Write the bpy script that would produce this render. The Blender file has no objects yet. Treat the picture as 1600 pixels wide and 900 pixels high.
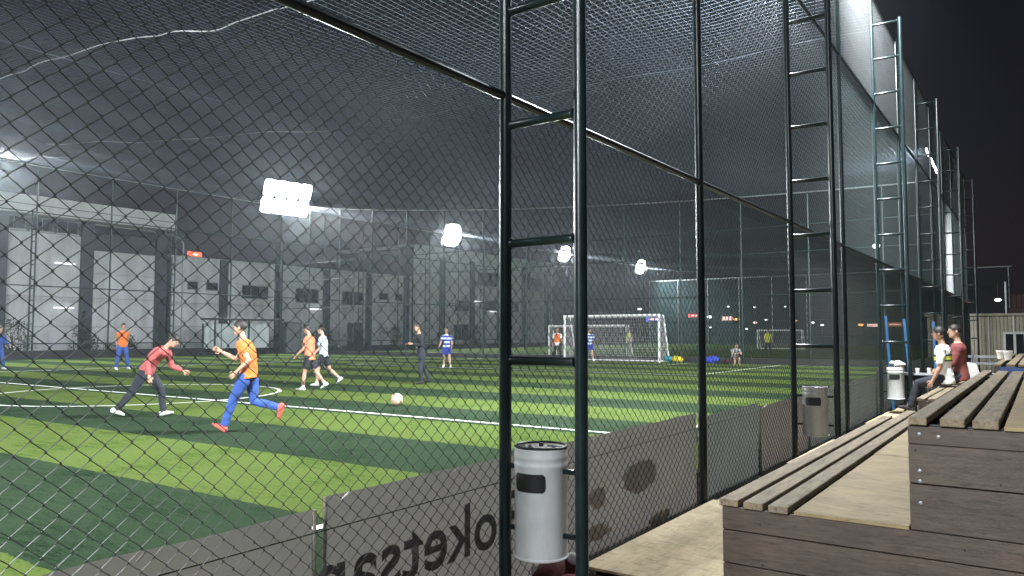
import bpy, bmesh, math, random
from mathutils import Vector, Matrix, Euler
R = math.radians
random.seed(7)
S = bpy.context.scene
COL = S.collection

# ------------------------------------------------------------------ camera
cam = bpy.data.cameras.new("camera")
cam.sensor_width = 36.0
cam.lens = 26.78
cam.clip_start = 0.05
cam.clip_end = 3000
cam_o = bpy.data.objects.new("camera", cam)
cam_o.location = (0, 0, 1.516)
cam_o.rotation_euler = (R(93.462), 0, R(34.813))
COL.objects.link(cam_o)
S.camera = cam_o

# ------------------------------------------------------------------ world (night sky)
W = bpy.data.worlds.new("World")
S.world = W
W.use_nodes = True
nt = W.node_tree
nt.nodes.clear()
wo = nt.nodes.new("ShaderNodeOutputWorld")
bg = nt.nodes.new("ShaderNodeBackground")
tc = nt.nodes.new("ShaderNodeTexCoord")
sx = nt.nodes.new("ShaderNodeSeparateXYZ")
rp = nt.nodes.new("ShaderNodeValToRGB")
nt.links.new(tc.outputs["Generated"], sx.inputs[0])
nt.links.new(sx.outputs["Z"], rp.inputs[0])
cr = rp.color_ramp
cr.elements[0].position = 0.0
cr.elements[0].color = (.0140, .0095, .0105, 1)
cr.elements[1].position = 0.6
cr.elements[1].color = (.0065, .0073, .0120, 1)
e_ = cr.elements.new(.22)
e_.color = (.0085, .0078, .0115, 1)
nt.links.new(rp.outputs[0], bg.inputs[0])
bg.inputs[1].default_value = 1.0
nt.links.new(bg.outputs[0], wo.inputs[0])

S.view_settings.view_transform = 'Standard'
S.view_settings.look = 'None'
S.view_settings.exposure = 0.0
S.view_settings.gamma = 1.0
S.render.engine = 'CYCLES'
S.cycles.max_bounces = 6
S.cycles.diffuse_bounces = 3
S.cycles.glossy_bounces = 2
S.cycles.transparent_max_bounces = 8
S.cycles.volume_bounces = 0
S.cycles.sample_clamp_indirect = 4.0
S.cycles.use_light_tree = True

LAMP_FAR = 6000.0      # watts, far row of floodlights
LAMP_NEAR = 5200.0     # watts, near fence floodlights and the added unseen lamps
HAZE = 0.00060

# ------------------------------------------------------------------ helpers
def tag(o, label=None, cat=None, group=None, kind=None):
    if label: o['label'] = label
    if cat: o['category'] = cat
    if group: o['group'] = group
    if kind: o['kind'] = kind
    return o

def empty(name, loc=(0, 0, 0), rz=0.0, label=None, cat=None, group=None, kind=None):
    o = bpy.data.objects.new(name, None)
    o.empty_display_size = .1
    o.location = loc
    o.rotation_euler = (0, 0, rz)
    COL.objects.link(o)
    return tag(o, label, cat, group, kind)

def link(name, me, parent=None, loc=None, rot=None):
    o = bpy.data.objects.new(name, me)
    COL.objects.link(o)
    if parent: o.parent = parent
    if loc is not None: o.location = loc
    if rot is not None: o.rotation_euler = rot
    return o

def copy_tree(o, parent=None):
    c = o.copy()
    COL.objects.link(c)
    if parent: c.parent = parent
    for ch in list(o.children):
        copy_tree(ch, c)
    return c

class MB:
    def __init__(s):
        s.v = []; s.f = []; s.mi = []; s.m = 0
    def add(s, vs, fs):
        n = len(s.v)
        s.v += [tuple(p) for p in vs]
        s.f += [tuple(i + n for i in f) for f in fs]
        s.mi += [s.m] * len(fs)
        return s
    def box(s, a, b):
        x0, y0, z0 = a; x1, y1, z1 = b
        return s.add([(x0, y0, z0), (x1, y0, z0), (x1, y1, z0), (x0, y1, z0), (x0, y0, z1), (x1, y0, z1), (x1, y1, z1), (x0, y1, z1)],
                     [(0, 3, 2, 1), (4, 5, 6, 7), (0, 1, 5, 4), (1, 2, 6, 5), (2, 3, 7, 6), (3, 0, 4, 7)])
    def bbox(s, a, b, c=.004):
        # chamfered box
        lo = Vector(a); hi = Vector(b)
        vs = []; idx = {}
        for ix in (0, 1):
            for iy in (0, 1):
                for iz in (0, 1):
                    for ax in range(3):
                        p = [lo.x if not ix else hi.x, lo.y if not iy else hi.y, lo.z if not iz else hi.z]
                        sg = [1 if not k else -1 for k in (ix, iy, iz)]
                        for k in range(3):
                            if k != ax: p[k] += sg[k] * c
                        idx[(ix, iy, iz, ax)] = len(vs); vs.append(p)
        F = []
        for ax in range(3):
            o1, o2 = [(1, 2), (2, 0), (0, 1)][ax]
            for sd in (0, 1):
                q = []
                for u, w in ((0, 0), (1, 0), (1, 1), (0, 1)):
                    k = [0, 0, 0]; k[ax] = sd; k[o1] = u; k[o2] = w
                    q.append(idx[(*k, ax)])
                F.append(tuple(q if sd else q[::-1]))
        for ax in range(3):
            o1, o2 = [(1, 2), (2, 0), (0, 1)][ax]
            for u in (0, 1):
                for w in (0, 1):
                    k0 = [0, 0, 0]; k1 = [0, 0, 0]
                    k0[ax] = 0; k1[ax] = 1
                    for k in (k0, k1): k[o1] = u; k[o2] = w
                    q = (idx[(*k0, o1)], idx[(*k1, o1)], idx[(*k1, o2)], idx[(*k0, o2)])
                    F.append(q if (u + w) % 2 else q[::-1])
        for ix in (0, 1):
            for iy in (0, 1):
                for iz in (0, 1):
                    t = tuple(idx[(ix, iy, iz, a_)] for a_ in range(3))
                    F.append(t if (ix + iy + iz) % 2 else t[::-1])
        return s.add(vs, F)
    def tube(s, pts, r, n=8, cap=True, ph=0.0):
        pts = [Vector(p) for p in pts]
        rs = r if isinstance(r, (list, tuple)) else [r] * len(pts)
        vs = []; F = []
        up = None
        for i, p in enumerate(pts):
            d = (pts[min(i + 1, len(pts) - 1)] - pts[max(i - 1, 0)]).normalized()
            if up is None:
                up = Vector((0, 0, 1)) if abs(d.z) < .9 else Vector((1, 0, 0))
            a = (up - d * up.dot(d))
            if a.length < 1e-5: a = d.orthogonal()
            a.normalize(); b = d.cross(a); up = a
            for k in range(n):
                t = 2 * math.pi * k / n + ph
                vs.append(p + (a * math.cos(t) + b * math.sin(t)) * rs[i])
        for i in range(len(pts) - 1):
            for k in range(n):
                k2 = (k + 1) % n
                F.append((i * n + k, i * n + k2, (i + 1) * n + k2, (i + 1) * n + k))
        if cap:
            F.append(tuple(range(n))[::-1])
            F.append(tuple((len(pts) - 1) * n + k for k in range(n)))
        return s.add(vs, F)
    def lathe(s, prof, n=24, c=(0, 0, 0), sx=1, sy=1, cap=True):
        vs = []; F = []
        for r, z in prof:
            for k in range(n):
                t = 2 * math.pi * k / n
                vs.append((c[0] + r * sx * math.cos(t), c[1] + r * sy * math.sin(t), c[2] + z))
        for i in range(len(prof) - 1):
            for k in range(n):
                k2 = (k + 1) % n
                F.append((i * n + k, i * n + k2, (i + 1) * n + k2, (i + 1) * n + k))
        if cap:
            F.append(tuple(range(n))[::-1]); F.append(tuple((len(prof) - 1) * n + k for k in range(n)))
        return s.add(vs, F)
    def rings(s, rings, n=16):
        # rings: list of (centre, ux, uy, rx, ry)
        vs = []; F = []
        for c, a, b, rx, ry in rings:
            for k in range(n):
                t = 2 * math.pi * k / n
                vs.append(c + a * (rx * math.cos(t)) + b * (ry * math.sin(t)))
        m = len(rings)
        for i in range(m - 1):
            for k in range(n):
                k2 = (k + 1) % n
                F.append((i * n + k, i * n + k2, (i + 1) * n + k2, (i + 1) * n + k))
        F.append(tuple(range(n))[::-1]); F.append(tuple((m - 1) * n + k for k in range(n)))
        return s.add(vs, F)
    def ball(s, c, rx, ry, rz, nu=12, nv=8, M=None):
        vs = []; F = []
        c = Vector(c)
        for j in range(nv + 1):
            ph = math.pi * j / nv
            for k in range(nu):
                t = 2 * math.pi * k / nu
                p = Vector((rx * math.sin(ph) * math.cos(t), ry * math.sin(ph) * math.sin(t), rz * math.cos(ph)))
                if M is not None: p = M @ p
                vs.append(c + p)
        for j in range(nv):
            for k in range(nu):
                k2 = (k + 1) % nu
                F.append((j * nu + k, (j + 1) * nu + k, (j + 1) * nu + k2, j * nu + k2))
        return s.add(vs, F)
    def mesh(s, name, mats, smooth=False):
        me = bpy.data.meshes.new(name)
        me.from_pydata(s.v, [], s.f)
        for m in (mats if isinstance(mats, (list, tuple)) else [mats]):
            if m: me.materials.append(m)
        if any(s.mi): me.polygons.foreach_set("material_index", s.mi)
        if smooth:
            me.polygons.foreach_set("use_smooth", [True] * len(me.polygons))
            try: me.set_sharp_from_angle(angle=R(40))
            except Exception: pass
        me.update()
        return me
    def build(s, name, mats, parent=None, loc=None, smooth=False, rot=None):
        return link(name, s.mesh(name, mats, smooth), parent, loc, rot)

# ------------------------------------------------------------------ materials
def mat(name, col, rough=.6, metal=0.0, var=.15, scale=6.0, bump=0.0, bscale=60.0, stretch=None, col2=None, spec=.5, thr=(.35, .65), grime=None):
    m = bpy.data.materials.new(name)
    m.use_nodes = True
    t = m.node_tree
    b = t.nodes["Principled BSDF"]
    b.inputs["Roughness"].default_value = rough
    b.inputs["Metallic"].default_value = metal
    try: b.inputs["Specular IOR Level"].default_value = spec
    except Exception: pass
    co = t.nodes.new("ShaderNodeTexCoord")
    mp = t.nodes.new("ShaderNodeMapping")
    t.links.new(co.outputs["Object"], mp.inputs[0])
    if stretch: mp.inputs["Scale"].default_value = stretch
    if var > 0 or col2:
        n = t.nodes.new("ShaderNodeTexNoise")
        n.inputs["Scale"].default_value = scale
        n.inputs["Detail"].default_value = 6
        n.inputs["Roughness"].default_value = .6
        t.links.new(mp.outputs[0], n.inputs["Vector"])
        r = t.nodes.new("ShaderNodeValToRGB")
        r.color_ramp.elements[0].position = thr[0]
        r.color_ramp.elements[1].position = thr[1]
        if col2:
            a, c = col, col2
        else:
            a = tuple(x * (1 - var) for x in col); c = tuple(min(1, x * (1 + var)) for x in col)
        r.color_ramp.elements[0].color = (*a, 1)
        r.color_ramp.elements[1].color = (*c, 1)
        t.links.new(n.outputs["Fac"], r.inputs[0])
        # each object a little different
        oi = t.nodes.new("ShaderNodeObjectInfo")
        hs = t.nodes.new("ShaderNodeHueSaturation")
        mr = t.nodes.new("ShaderNodeMapRange")
        mr.inputs["To Min"].default_value = 1 - var * .6
        mr.inputs["To Max"].default_value = 1 + var * .6
        t.links.new(oi.outputs["Random"], mr.inputs[0])
        t.links.new(mr.outputs[0], hs.inputs["Value"])
        t.links.new(r.outputs[0], hs.inputs["Color"])
        out_c = hs.outputs[0]
        if grime:
            gs, ga, gst = grime
            mp2 = t.nodes.new("ShaderNodeMapping"); mp2.inputs["Scale"].default_value = gst
            t.links.new(co.outputs["Object"], mp2.inputs[0])
            g = t.nodes.new("ShaderNodeTexNoise"); g.inputs["Scale"].default_value = gs; g.inputs["Detail"].default_value = 8; g.inputs["Roughness"].default_value = .7
            t.links.new(mp2.outputs[0], g.inputs["Vector"])
            gr = t.nodes.new("ShaderNodeValToRGB")
            gr.color_ramp.elements[0].position = .36; gr.color_ramp.elements[1].position = .60
            gr.color_ramp.elements[0].color = (1 - ga, 1 - ga, 1 - ga * 1.05, 1); gr.color_ramp.elements[1].color = (1, 1, 1, 1)
            t.links.new(g.outputs["Fac"], gr.inputs[0])
            mu = t.nodes.new("ShaderNodeMix"); mu.data_type = 'RGBA'; mu.blend_type = 'MULTIPLY'; mu.inputs["Factor"].default_value = 1
            t.links.new(out_c, mu.inputs[6]); t.links.new(gr.outputs[0], mu.inputs[7]); out_c = mu.outputs[2]
            if 'plywood' in name or 'plank' in name or 'board' in name:
                mp3 = t.nodes.new("ShaderNodeMapping"); mp3.inputs["Scale"].default_value = (26, 5, 20) if 'plank' in name else (6, 34, 30)
                t.links.new(co.outputs["Object"], mp3.inputs[0])
                fn = t.nodes.new("ShaderNodeTexNoise"); fn.inputs["Scale"].default_value = 1.3; fn.inputs["Detail"].default_value = 5; fn.inputs["Roughness"].default_value = .65
                t.links.new(mp3.outputs[0], fn.inputs["Vector"])
                fr_ = t.nodes.new("ShaderNodeValToRGB"); fr_.color_ramp.elements[0].position = .30; fr_.color_ramp.elements[1].position = .46
                fr_.color_ramp.elements[0].color = (.42, .38, .34, 1); fr_.color_ramp.elements[1].color = (1, 1, 1, 1)
                t.links.new(fn.outputs["Fac"], fr_.inputs[0])
                m3 = t.nodes.new("ShaderNodeMix"); m3.data_type = 'RGBA'; m3.blend_type = 'MULTIPLY'; m3.inputs["Factor"].default_value = 1
                t.links.new(out_c, m3.inputs[6]); t.links.new(fr_.outputs[0], m3.inputs[7]); out_c = m3.outputs[2]
        t.links.new(out_c, b.inputs["Base Color"])
    else:
        b.inputs["Base Color"].default_value = (*col, 1)
    if bump > 0:
        n2 = t.nodes.new("ShaderNodeTexNoise")
        n2.inputs["Scale"].default_value = bscale
        n2.inputs["Detail"].default_value = 4
        t.links.new(mp.outputs[0], n2.inputs["Vector"])
        bm = t.nodes.new("ShaderNodeBump")
        bm.inputs["Strength"].default_value = bump
        bm.inputs["Distance"].default_value = .01
        t.links.new(n2.outputs["Fac"], bm.inputs["Height"])
        t.links.new(bm.outputs[0], b.inputs["Normal"])
    return m

def emit(name, col, st):
    m = bpy.data.materials.new(name)
    m.use_nodes = True
    t = m.node_tree
    b = t.nodes["Principled BSDF"]
    b.inputs["Base Color"].default_value = (*[c * .3 for c in col], 1)
    b.inputs["Emission Color"].default_value = (*col, 1)
    b.inputs["Emission Strength"].default_value = st
    return m

M = {}
M['pole'] = mat('dark_green_paint', (.0065, .016, .018), .28, .0, .25, 9, .06, 90, grime=(7, .45, (1, 1, .5)))
M['wire'] = mat('green_pvc_wire', (.003, .008, .0055), .4, .0, .2, 20)
M['wire_far'] = mat('weathered_fence_wire', (.012, .034, .034), .5, 0, .2, 3)
M['galv'] = mat('galvanised_steel', (.34, .37, .38), .4, .5, .2, 14)
M['net'] = mat('grey_net_twine', (.058, .074, .096), .7, 0, .15, 2)
M['screen'] = mat('teal_screen_mesh', (.022, .062, .064), .8, 0, .15, .6)
M['net_white'] = mat('pale_side_net', (.075, .08, .082), .7, 0, .1, 2)
M['wire_up'] = mat('grey_pvc_wire', (.075, .095, .095), .3, .2, .2, 20)
M['rope'] = mat('white_rope', (.34, .35, .36), .7, 0, .1, 5)
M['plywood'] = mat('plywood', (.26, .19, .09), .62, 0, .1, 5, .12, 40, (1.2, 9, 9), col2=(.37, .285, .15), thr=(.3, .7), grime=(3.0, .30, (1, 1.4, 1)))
M['plywood_pale'] = mat('pale_plywood', (.42, .33, .19), .62, 0, .1, 5, .12, 40, (9, 1.2, 9), col2=(.56, .455, .285), thr=(.3, .7), grime=(2.2, .34, (1.2, 1, 1)))  # lighter copy of the plywood, used for the walkway deck
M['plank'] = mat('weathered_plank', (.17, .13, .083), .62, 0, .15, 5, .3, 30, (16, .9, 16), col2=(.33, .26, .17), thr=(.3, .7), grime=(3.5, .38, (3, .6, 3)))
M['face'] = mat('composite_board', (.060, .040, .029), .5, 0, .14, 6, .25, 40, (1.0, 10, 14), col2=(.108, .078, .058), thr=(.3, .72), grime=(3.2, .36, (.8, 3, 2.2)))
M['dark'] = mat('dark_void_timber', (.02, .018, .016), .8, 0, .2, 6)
M['steel_bolt'] = mat('zinc_bolt', (.33, .33, .32), .5, .5, .1, 10)
M['bin_white'] = mat('white_enamel', (.66, .68, .68), .38, 0, .05, 4, .02, 30, grime=(5, .16, (1.5, 1.5, .35)))
M['bin_grey'] = mat('grey_enamel', (.40, .41, .41), .4, .1, .07, 5, .02, 30, grime=(5, .25, (1.5, 1.5, .35)))
M['black'] = mat('black_plastic', (.012, .013, .014), .45, 0, .2, 8)
M['banner'] = mat('grey_banner_back', (.25, .218, .192), .7, 0, .12, 2.2, .1, 14, grime=(2.2, .22, (1, 1, 1)))
M['banner_b'] = mat('green_grey_banner_back', (.16, .18, .165), .7, 0, .14, 2.2, .1, 14, grime=(2.2, .25, (1, 1, 1)))
M['banner_c'] = mat('brown_banner_back', (.20, .165, .15), .7, 0, .16, 2.2, .1, 14, grime=(2.2, .25, (1, 1, 1)))
M['print'] = mat('dark_banner_print', (.075, .068, .063), .7, 0, .15, 20)
M['print_blue'] = mat('faded_blue_print', (.36, .35, .36), .7, 0, .2, 6)
M['print_faint'] = mat('faint_brown_print', (.46, .42, .38), .7, 0, .2, 6)
M['ground'] = mat('dusty_concrete', (.10, .095, .09), .8, 0, .25, .8, .3, 12)
M['line'] = mat('white_turf_line', (.72, .78, .68), .75, 0, .08, 14, .3, 120)
M['kerb'] = mat('black_rubber_kerb', (.022, .024, .026), .6, 0, .3, 3)
M['wall'] = mat('grey_render', (.74, .75, .77), .8, 0, .08, .7, .08, 8, grime=(.6, .32, (1, 1.6, .25)))
M['wall_b'] = mat('pale_render', (.78, .79, .80), .8, 0, .08, .7, .08, 8, grime=(.6, .28, (1, 1.6, .25)))
M['pilaster'] = mat('dark_pilaster', (.05, .058, .07), .6, 0, .2, 1)
M['fascia'] = mat('white_fascia', (.82, .82, .80), .6, 0, .06, 1, grime=(.7, .22, (1, 1, .5)))
M['glass'] = mat('dark_window_glass', (.012, .016, .02), .08, 0, .2, 2)
M['winframe'] = mat('grey_window_frame', (.16, .17, .18), .5, 0, .1, 4)
M['white_paint'] = mat('white_paint', (.78, .78, .77), .45, 0, .05, 6)
M['goal_net'] = mat('white_goal_net', (.6, .6, .6), .8, 0, .1, 4)
M['leaf'] = mat('shrub_leaf', (.018, .032, .02), .6, 0, .5, 8, col2=(.045, .065, .035))
M['bark'] = mat('bark', (.05, .04, .03), .8, 0, .3, 10, .4, 30)
M['clad'] = mat('beige_cladding', (.46, .42, .32), .6, 0, .08, 1.5, grime=(1.2, .25, (1, 1, .3)))
M['pvc'] = mat('white_pvc', (.75, .75, .73), .4, 0, .04, 5)
M['terracotta'] = mat('white_flowerpot', (.72, .70, .66), .6, 0, .06, 8)
M['blue_paint'] = mat('blue_paint', (.032, .12, .27), .4, 0, .12, 8)
M['blue_cloth'] = mat('blue_tarpaulin', (.02, .06, .20), .6, 0, .2, 4)
M['panel_clear'] = mat('shelter_panel', (.60, .66, .68), .25, 0, .12, 1.4)
M['maroon_cloth'] = mat('maroon_cloth', (.10, .018, .02), .85, 0, .3, 14, .4, 40)
M['paper'] = mat('white_paper', (.75, .72, .70), .8, 0, .1, 20)
M['roof_red'] = mat('dark_red_roof', (.06, .022, .018), .7, 0, .25, 2)
M['lamp_body'] = mat('lamp_housing', (.10, .11, .11), .4, .5, .1, 5)
M['lamp_on'] = emit('floodlight_glow', (.93, .97, 1.0), 60)
M['tube_on'] = emit('tube_light_glow', (.95, .98, 1.0), 2.2)
M['red_sign'] = emit('red_sign_glow', (1.0, .10, .04), 3.0)
M['red_sign2'] = emit('shop_sign_glow', (1.0, .10, .07), 3.2)
M['pink_sign'] = emit('pale_red_sign_glow', (1.0, .62, .55), 3.4)
M['white_dot'] = emit('street_lamp_white', (.9, 1.0, 1.0), 6)
M['orange_dot'] = emit('street_lamp_orange', (1.0, .42, .10), 5)
M['blue_sign'] = emit('blue_sign_glow', (.12, .2, .95), .9)
M['orange_sign'] = emit('orange_sign_glow', (1.0, .38, .08), 1.0)
M['yellow_cloth'] = mat('yellow_cloth', (.62, .50, .03), .8, 0, .15, 12)
M['cyan_cloth'] = mat('teal_cloth', (.03, .25, .32), .8, 0, .15, 12)
M['royal_cloth'] = mat('royal_blue_cloth', (.03, .06, .45), .8, 0, .15, 12)
M['ball'] = mat('ball_leather', (.78, .55, .42), .45, 0, .06, 10)
M['ball2'] = mat('ball_orange_panel', (.65, .26, .12), .45, 0, .06, 10)
M['skyline'] = mat('distant_facade', (.05, .05, .055), .8, 0, .2, .3)

def translucent(m, amt, tint):
    t = m.node_tree; b = t.nodes["Principled BSDF"]; out = t.nodes["Material Output"]
    tr = t.nodes.new("ShaderNodeBsdfTranslucent"); tr.inputs[0].default_value = (*tint, 1)
    mx = t.nodes.new("ShaderNodeMixShader"); mx.inputs[0].default_value = amt
    t.links.new(b.outputs[0], mx.inputs[1]); t.links.new(tr.outputs[0], mx.inputs[2]); t.links.new(mx.outputs[0], out.inputs[0])
for k_, tint in (('banner', (.46, .43, .40)), ('banner_b', (.40, .43, .40)), ('banner_c', (.44, .38, .35))): translucent(M[k_], .35, tint)
for k_ in ('print', 'print_blue', 'print_faint'): translucent(M[k_], .3, (.13, .12, .11) if k_ == 'print' else (.35, .335, .325))

def turf_material():
    m = bpy.data.materials.new('striped_artificial_turf')
    m.use_nodes = True
    t = m.node_tree
    b = t.nodes["Principled BSDF"]
    b.inputs["Roughness"].default_value = .75
    b.inputs["Specular IOR Level"].default_value = .0
    geo = t.nodes.new("ShaderNodeNewGeometry")
    sp = t.nodes.new("ShaderNodeSeparateXYZ")
    t.links.new(geo.outputs["Position"], sp.inputs[0])
    wob = t.nodes.new("ShaderNodeTexNoise"); wob.inputs["Scale"].default_value = 9.0
    t.links.new(geo.outputs["Position"], wob.inputs["Vector"])
    wm = t.nodes.new("ShaderNodeMath"); wm.operation = 'MULTIPLY_ADD'
    wm.inputs[1].default_value = .06
    t.links.new(wob.outputs["Fac"], wm.inputs[0]); t.links.new(sp.outputs["Y"], wm.inputs[2])
    sub = t.nodes.new("ShaderNodeMath"); sub.operation = 'SUBTRACT'; sub.inputs[1].default_value = 2.33 + .03
    t.links.new(wm.outputs[0], sub.inputs[0])
    dv = t.nodes.new("ShaderNodeMath"); dv.operation = 'DIVIDE'; dv.inputs[1].default_value = 3.80
    t.links.new(sub.outputs[0], dv.inputs[0])
    fr = t.nodes.new("ShaderNodeMath"); fr.operation = 'FRACT'
    t.links.new(dv.outputs[0], fr.inputs[0])
    gt = t.nodes.new("ShaderNodeMath"); gt.operation = 'GREATER_THAN'; gt.inputs[1].default_value = .5
    t.links.new(fr.outputs[0], gt.inputs[0])
    def tone(c1, c2):
        n = t.nodes.new("ShaderNodeTexNoise"); n.inputs["Scale"].default_value = 38; n.inputs["Detail"].default_value = 10
        n.inputs["Roughness"].default_value = .75
        t.links.new(geo.outputs["Position"], n.inputs["Vector"])
        n2 = t.nodes.new("ShaderNodeTexNoise"); n2.inputs["Scale"].default_value = .9; n2.inputs["Detail"].default_value = 4
        t.links.new(geo.outputs["Position"], n2.inputs["Vector"])
        ad = t.nodes.new("ShaderNodeMath"); ad.operation = 'MULTIPLY_ADD'; ad.inputs[1].default_value = .5
        t.links.new(n2.outputs["Fac"], ad.inputs[0]); t.links.new(n.outputs["Fac"], ad.inputs[2])
        mps = t.nodes.new("ShaderNodeMapping"); mps.inputs["Scale"].default_value = (1.2, 7, 1)
        t.links.new(geo.outputs["Position"], mps.inputs[0])
        n3 = t.nodes.new("ShaderNodeTexNoise"); n3.inputs["Scale"].default_value = 2.2; n3.inputs["Detail"].default_value = 7; n3.inputs["Roughness"].default_value = .7
        t.links.new(mps.outputs[0], n3.inputs["Vector"])
        ad2 = t.nodes.new("ShaderNodeMath"); ad2.operation = 'MULTIPLY_ADD'; ad2.inputs[1].default_value = .55
        t.links.new(n3.outputs["Fac"], ad2.inputs[0]); t.links.new(ad.outputs[0], ad2.inputs[2]); ad = ad2
        r = t.nodes.new("ShaderNodeValToRGB")
        r.color_ramp.elements[0].position = .86; r.color_ramp.elements[1].position = 1.05
        r.color_ramp.elements[0].color = (*c1, 1); r.color_ramp.elements[1].color = (*c2, 1)
        t.links.new(ad.outputs[0], r.inputs[0])
        return r
    dk = tone((.008, .021, .010), (.032, .052, .030))
    br = tone((.032, .066, .011), (.092, .130, .036))
    mx = t.nodes.new("ShaderNodeMix"); mx.data_type = 'RGBA'
    t.links.new(gt.outputs[0], mx.inputs["Factor"])
    t.links.new(dk.outputs[0], mx.inputs[6]); t.links.new(br.outputs[0], mx.inputs[7])
    t.links.new(mx.outputs[2], b.inputs["Base Color"])
    nb = t.nodes.new("ShaderNodeTexNoise"); nb.inputs["Scale"].default_value = 140; nb.inputs["Detail"].default_value = 3
    t.links.new(geo.outputs["Position"], nb.inputs["Vector"])
    bp = t.nodes.new("ShaderNodeBump"); bp.inputs["Strength"].default_value = .6; bp.inputs["Distance"].default_value = .012
    t.links.new(nb.outputs["Fac"], bp.inputs["Height"]); t.links.new(bp.outputs[0], b.inputs["Normal"])
    return m
M['turf'] = turf_material()

# ------------------------------------------------------------------ floodlights (fixtures + their light)
def floodlight(x, y, z, to, label, group, power, size=1.0, single=False):
    root = empty('floodlight', (x, y, z), 0, label, 'floodlight', group)
    d = (Vector(to) - Vector((x, y, z))).normalized()
    q = d.to_track_quat('-Z', 'Y')
    Rm = q.to_matrix()
    def T(p): return Rm @ Vector(p)
    frame = MB()
    frame.tube([T((-1.1 * size, 0, .12)), T((1.1 * size, 0, .12))], .04, 8)
    frame.tube([T((0, 0, .12)), Vector((0, 0, -.9))], .04, 8)
    frame.build('bracket', M['lamp_body'], root, smooth=True)
    for i in range(1 if single else 8):
        cx = (-.78 + .52 * (i % 4)) * size; cy = (-.34 + .68 * (i // 4)) * size
        h = MB(); a = .255 * size; b_ = .335 * size
        if single: cx = cy = 0; a = b_ = .85 * size / 1.45
        vs = [T((cx + sx_ * a * k, cy + sy_ * b_ * k, zz)) for zz, k in ((.10, .6), (-.10, 1.0)) for sx_, sy_ in ((-1, -1), (1, -1), (1, 1), (-1, 1))]
        h.add(vs, [(0, 1, 2, 3), (0, 4, 5, 1), (1, 5, 6, 2), (2, 6, 7, 3), (3, 7, 4, 0)])
        ho = h.build('housing', M['lamp_body'], root)
        g = MB()
        q8 = [(a * .99 * max(-.92, min(.92, (1.0 if single else 1.15) * math.cos(t * math.pi / 8))) / .92, b_ * .99 * max(-.92, min(.92, (1.0 if single else 1.15) * math.sin(t * math.pi / 8))) / .92) for t in range(16)]
        g.add([T((cx + p_[0], cy + p_[1], -.096)) for p_ in q8] + [T((cx + p_[0] * .75, cy + p_[1] * .75, -.17)) for p_ in q8], [tuple(range(16, 32))[::-1]] + [(t, t + 16, (t + 1) % 16 + 16, (t + 1) % 16) for t in range(16)])
        g.build('lens', M['lamp_on'], ho)
    ld = bpy.data.lights.new('floodlight_beam', 'AREA')
    ld.shape = 'RECTANGLE'; ld.size = 2.0 * size; ld.size_y = 1.3 * size
    ld.energy = power; ld.color = (.93, .97, 1.0)
    lo = bpy.data.objects.new('floodlight_beam', ld)
    COL.objects.link(lo)
    lo.location = Vector((x, y, z)) + d * .25
    lo.rotation_euler = q.to_euler()
    return root

GF = 'floodlights along the far side of the cage'
for i, (y, nm) in enumerate(((-2.3, 'floodlight on the far fence left of the view'), (17.35, 'floodlight at the left edge above the hall canopy'),
                             (37.9, 'largest brightest floodlight, above the low grey building'),
                             (58.0, 'second brightest floodlight, at the corner of the tall grey block'),
                             (79.6, 'small bright floodlight beside the near ladder upright'),
                             (101.0, 'smallest far floodlight, above the white goal'))):
    floodlight(-47.6, y, {37.9: 12.0}.get(y, 11.3) if y > 20 else 10.6, (-16, y - 6, 0), nm, GF, LAMP_FAR, {37.9: 1.9, 58.0: 1.9, 17.35: 1.1, 79.6: 1.65}.get(y, 1.75), y > 50 or y == 17.35)  # heads oversized and rounded so the lens shape imitates lamp glare
GN = 'floodlights on the near fence posts'
for x, y, z, to, pw, nm in ((1.2, -6.5, 8.6, (-14, 3, 0), .10, 'unseen fill floodlight added behind the bleacher end'),  # unseen lamp added to light the bleacher front, bin and banner
                 (-3.2, -5.8, 9.0, (-42, 12, 2.5), 1.5, 'floodlight on the near fence just behind the camera'), (-3.2, -19.0, 9.0, (-42, 8, 2.5), 1.5, 'unseen floodlight added farthest behind the camera'), (-1.9, 13.25, 9.9, (-24, 16, 0), 1.75, 'floodlight high on the near fence above the ladders'),  # the farthest one is unseen, added to brighten the far walls
                 (-3.0, 32.15, 7.9, (-24, 32, 0), .55, 'floodlight on the near fence between the far ladder frames')):
    f_ = floodlight(x, y, z, to, nm, GN, LAMP_NEAR * pw, .8)
    if x > 0: MB().tube([(0, .05, -8.9), (0, .05, -.75)], .07, 10).build('fill_lamp_mast', M['pole'], f_, smooth=True)  # support of the added fill lamp, out of view

# ------------------------------------------------------------------ ground, turf
tag(MB().add([(-700, -300, -.30), (500, -300, -.30), (500, 900, -.30), (-700, 900, -.30)], [(0, 1, 2, 3)]).build('ground', M['ground']), kind='structure')
pitch = tag(MB().box((-48.0, -20, -.295), (-3.05, 105, .05)).build('pitch', M['turf']), kind='structure')
def strip(name, pts, w, closed=False, z=.054):
    mb = MB(); n = len(pts); vs = []
    for i, p in enumerate(pts):
        p = Vector((*p, 0))
        a = Vector((*pts[(i - 1) % n if closed else max(i - 1, 0)], 0)); b = Vector((*pts[(i + 1) % n if closed else min(i + 1, n - 1)], 0))
        d = (b - a).normalized(); q = Vector((-d.y, d.x, 0)) * (w / 2)
        vs += [(p.x - q.x, p.y - q.y, z), (p.x + q.x, p.y + q.y, z)]
    F = [(2 * i, 2 * ((i + 1) % n), 2 * ((i + 1) % n) + 1, 2 * i + 1) for i in range(n if closed else n - 1)]
    mb.add(vs, F)
    return mb.build(name, M['line'], pitch)
strip('halfway_line', [(-33, 10.2), (-4.6, 10.2)], .10)
strip('touchline', [(-4.55, -15), (-4.55, 36.6)], .10, z=.058)
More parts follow.
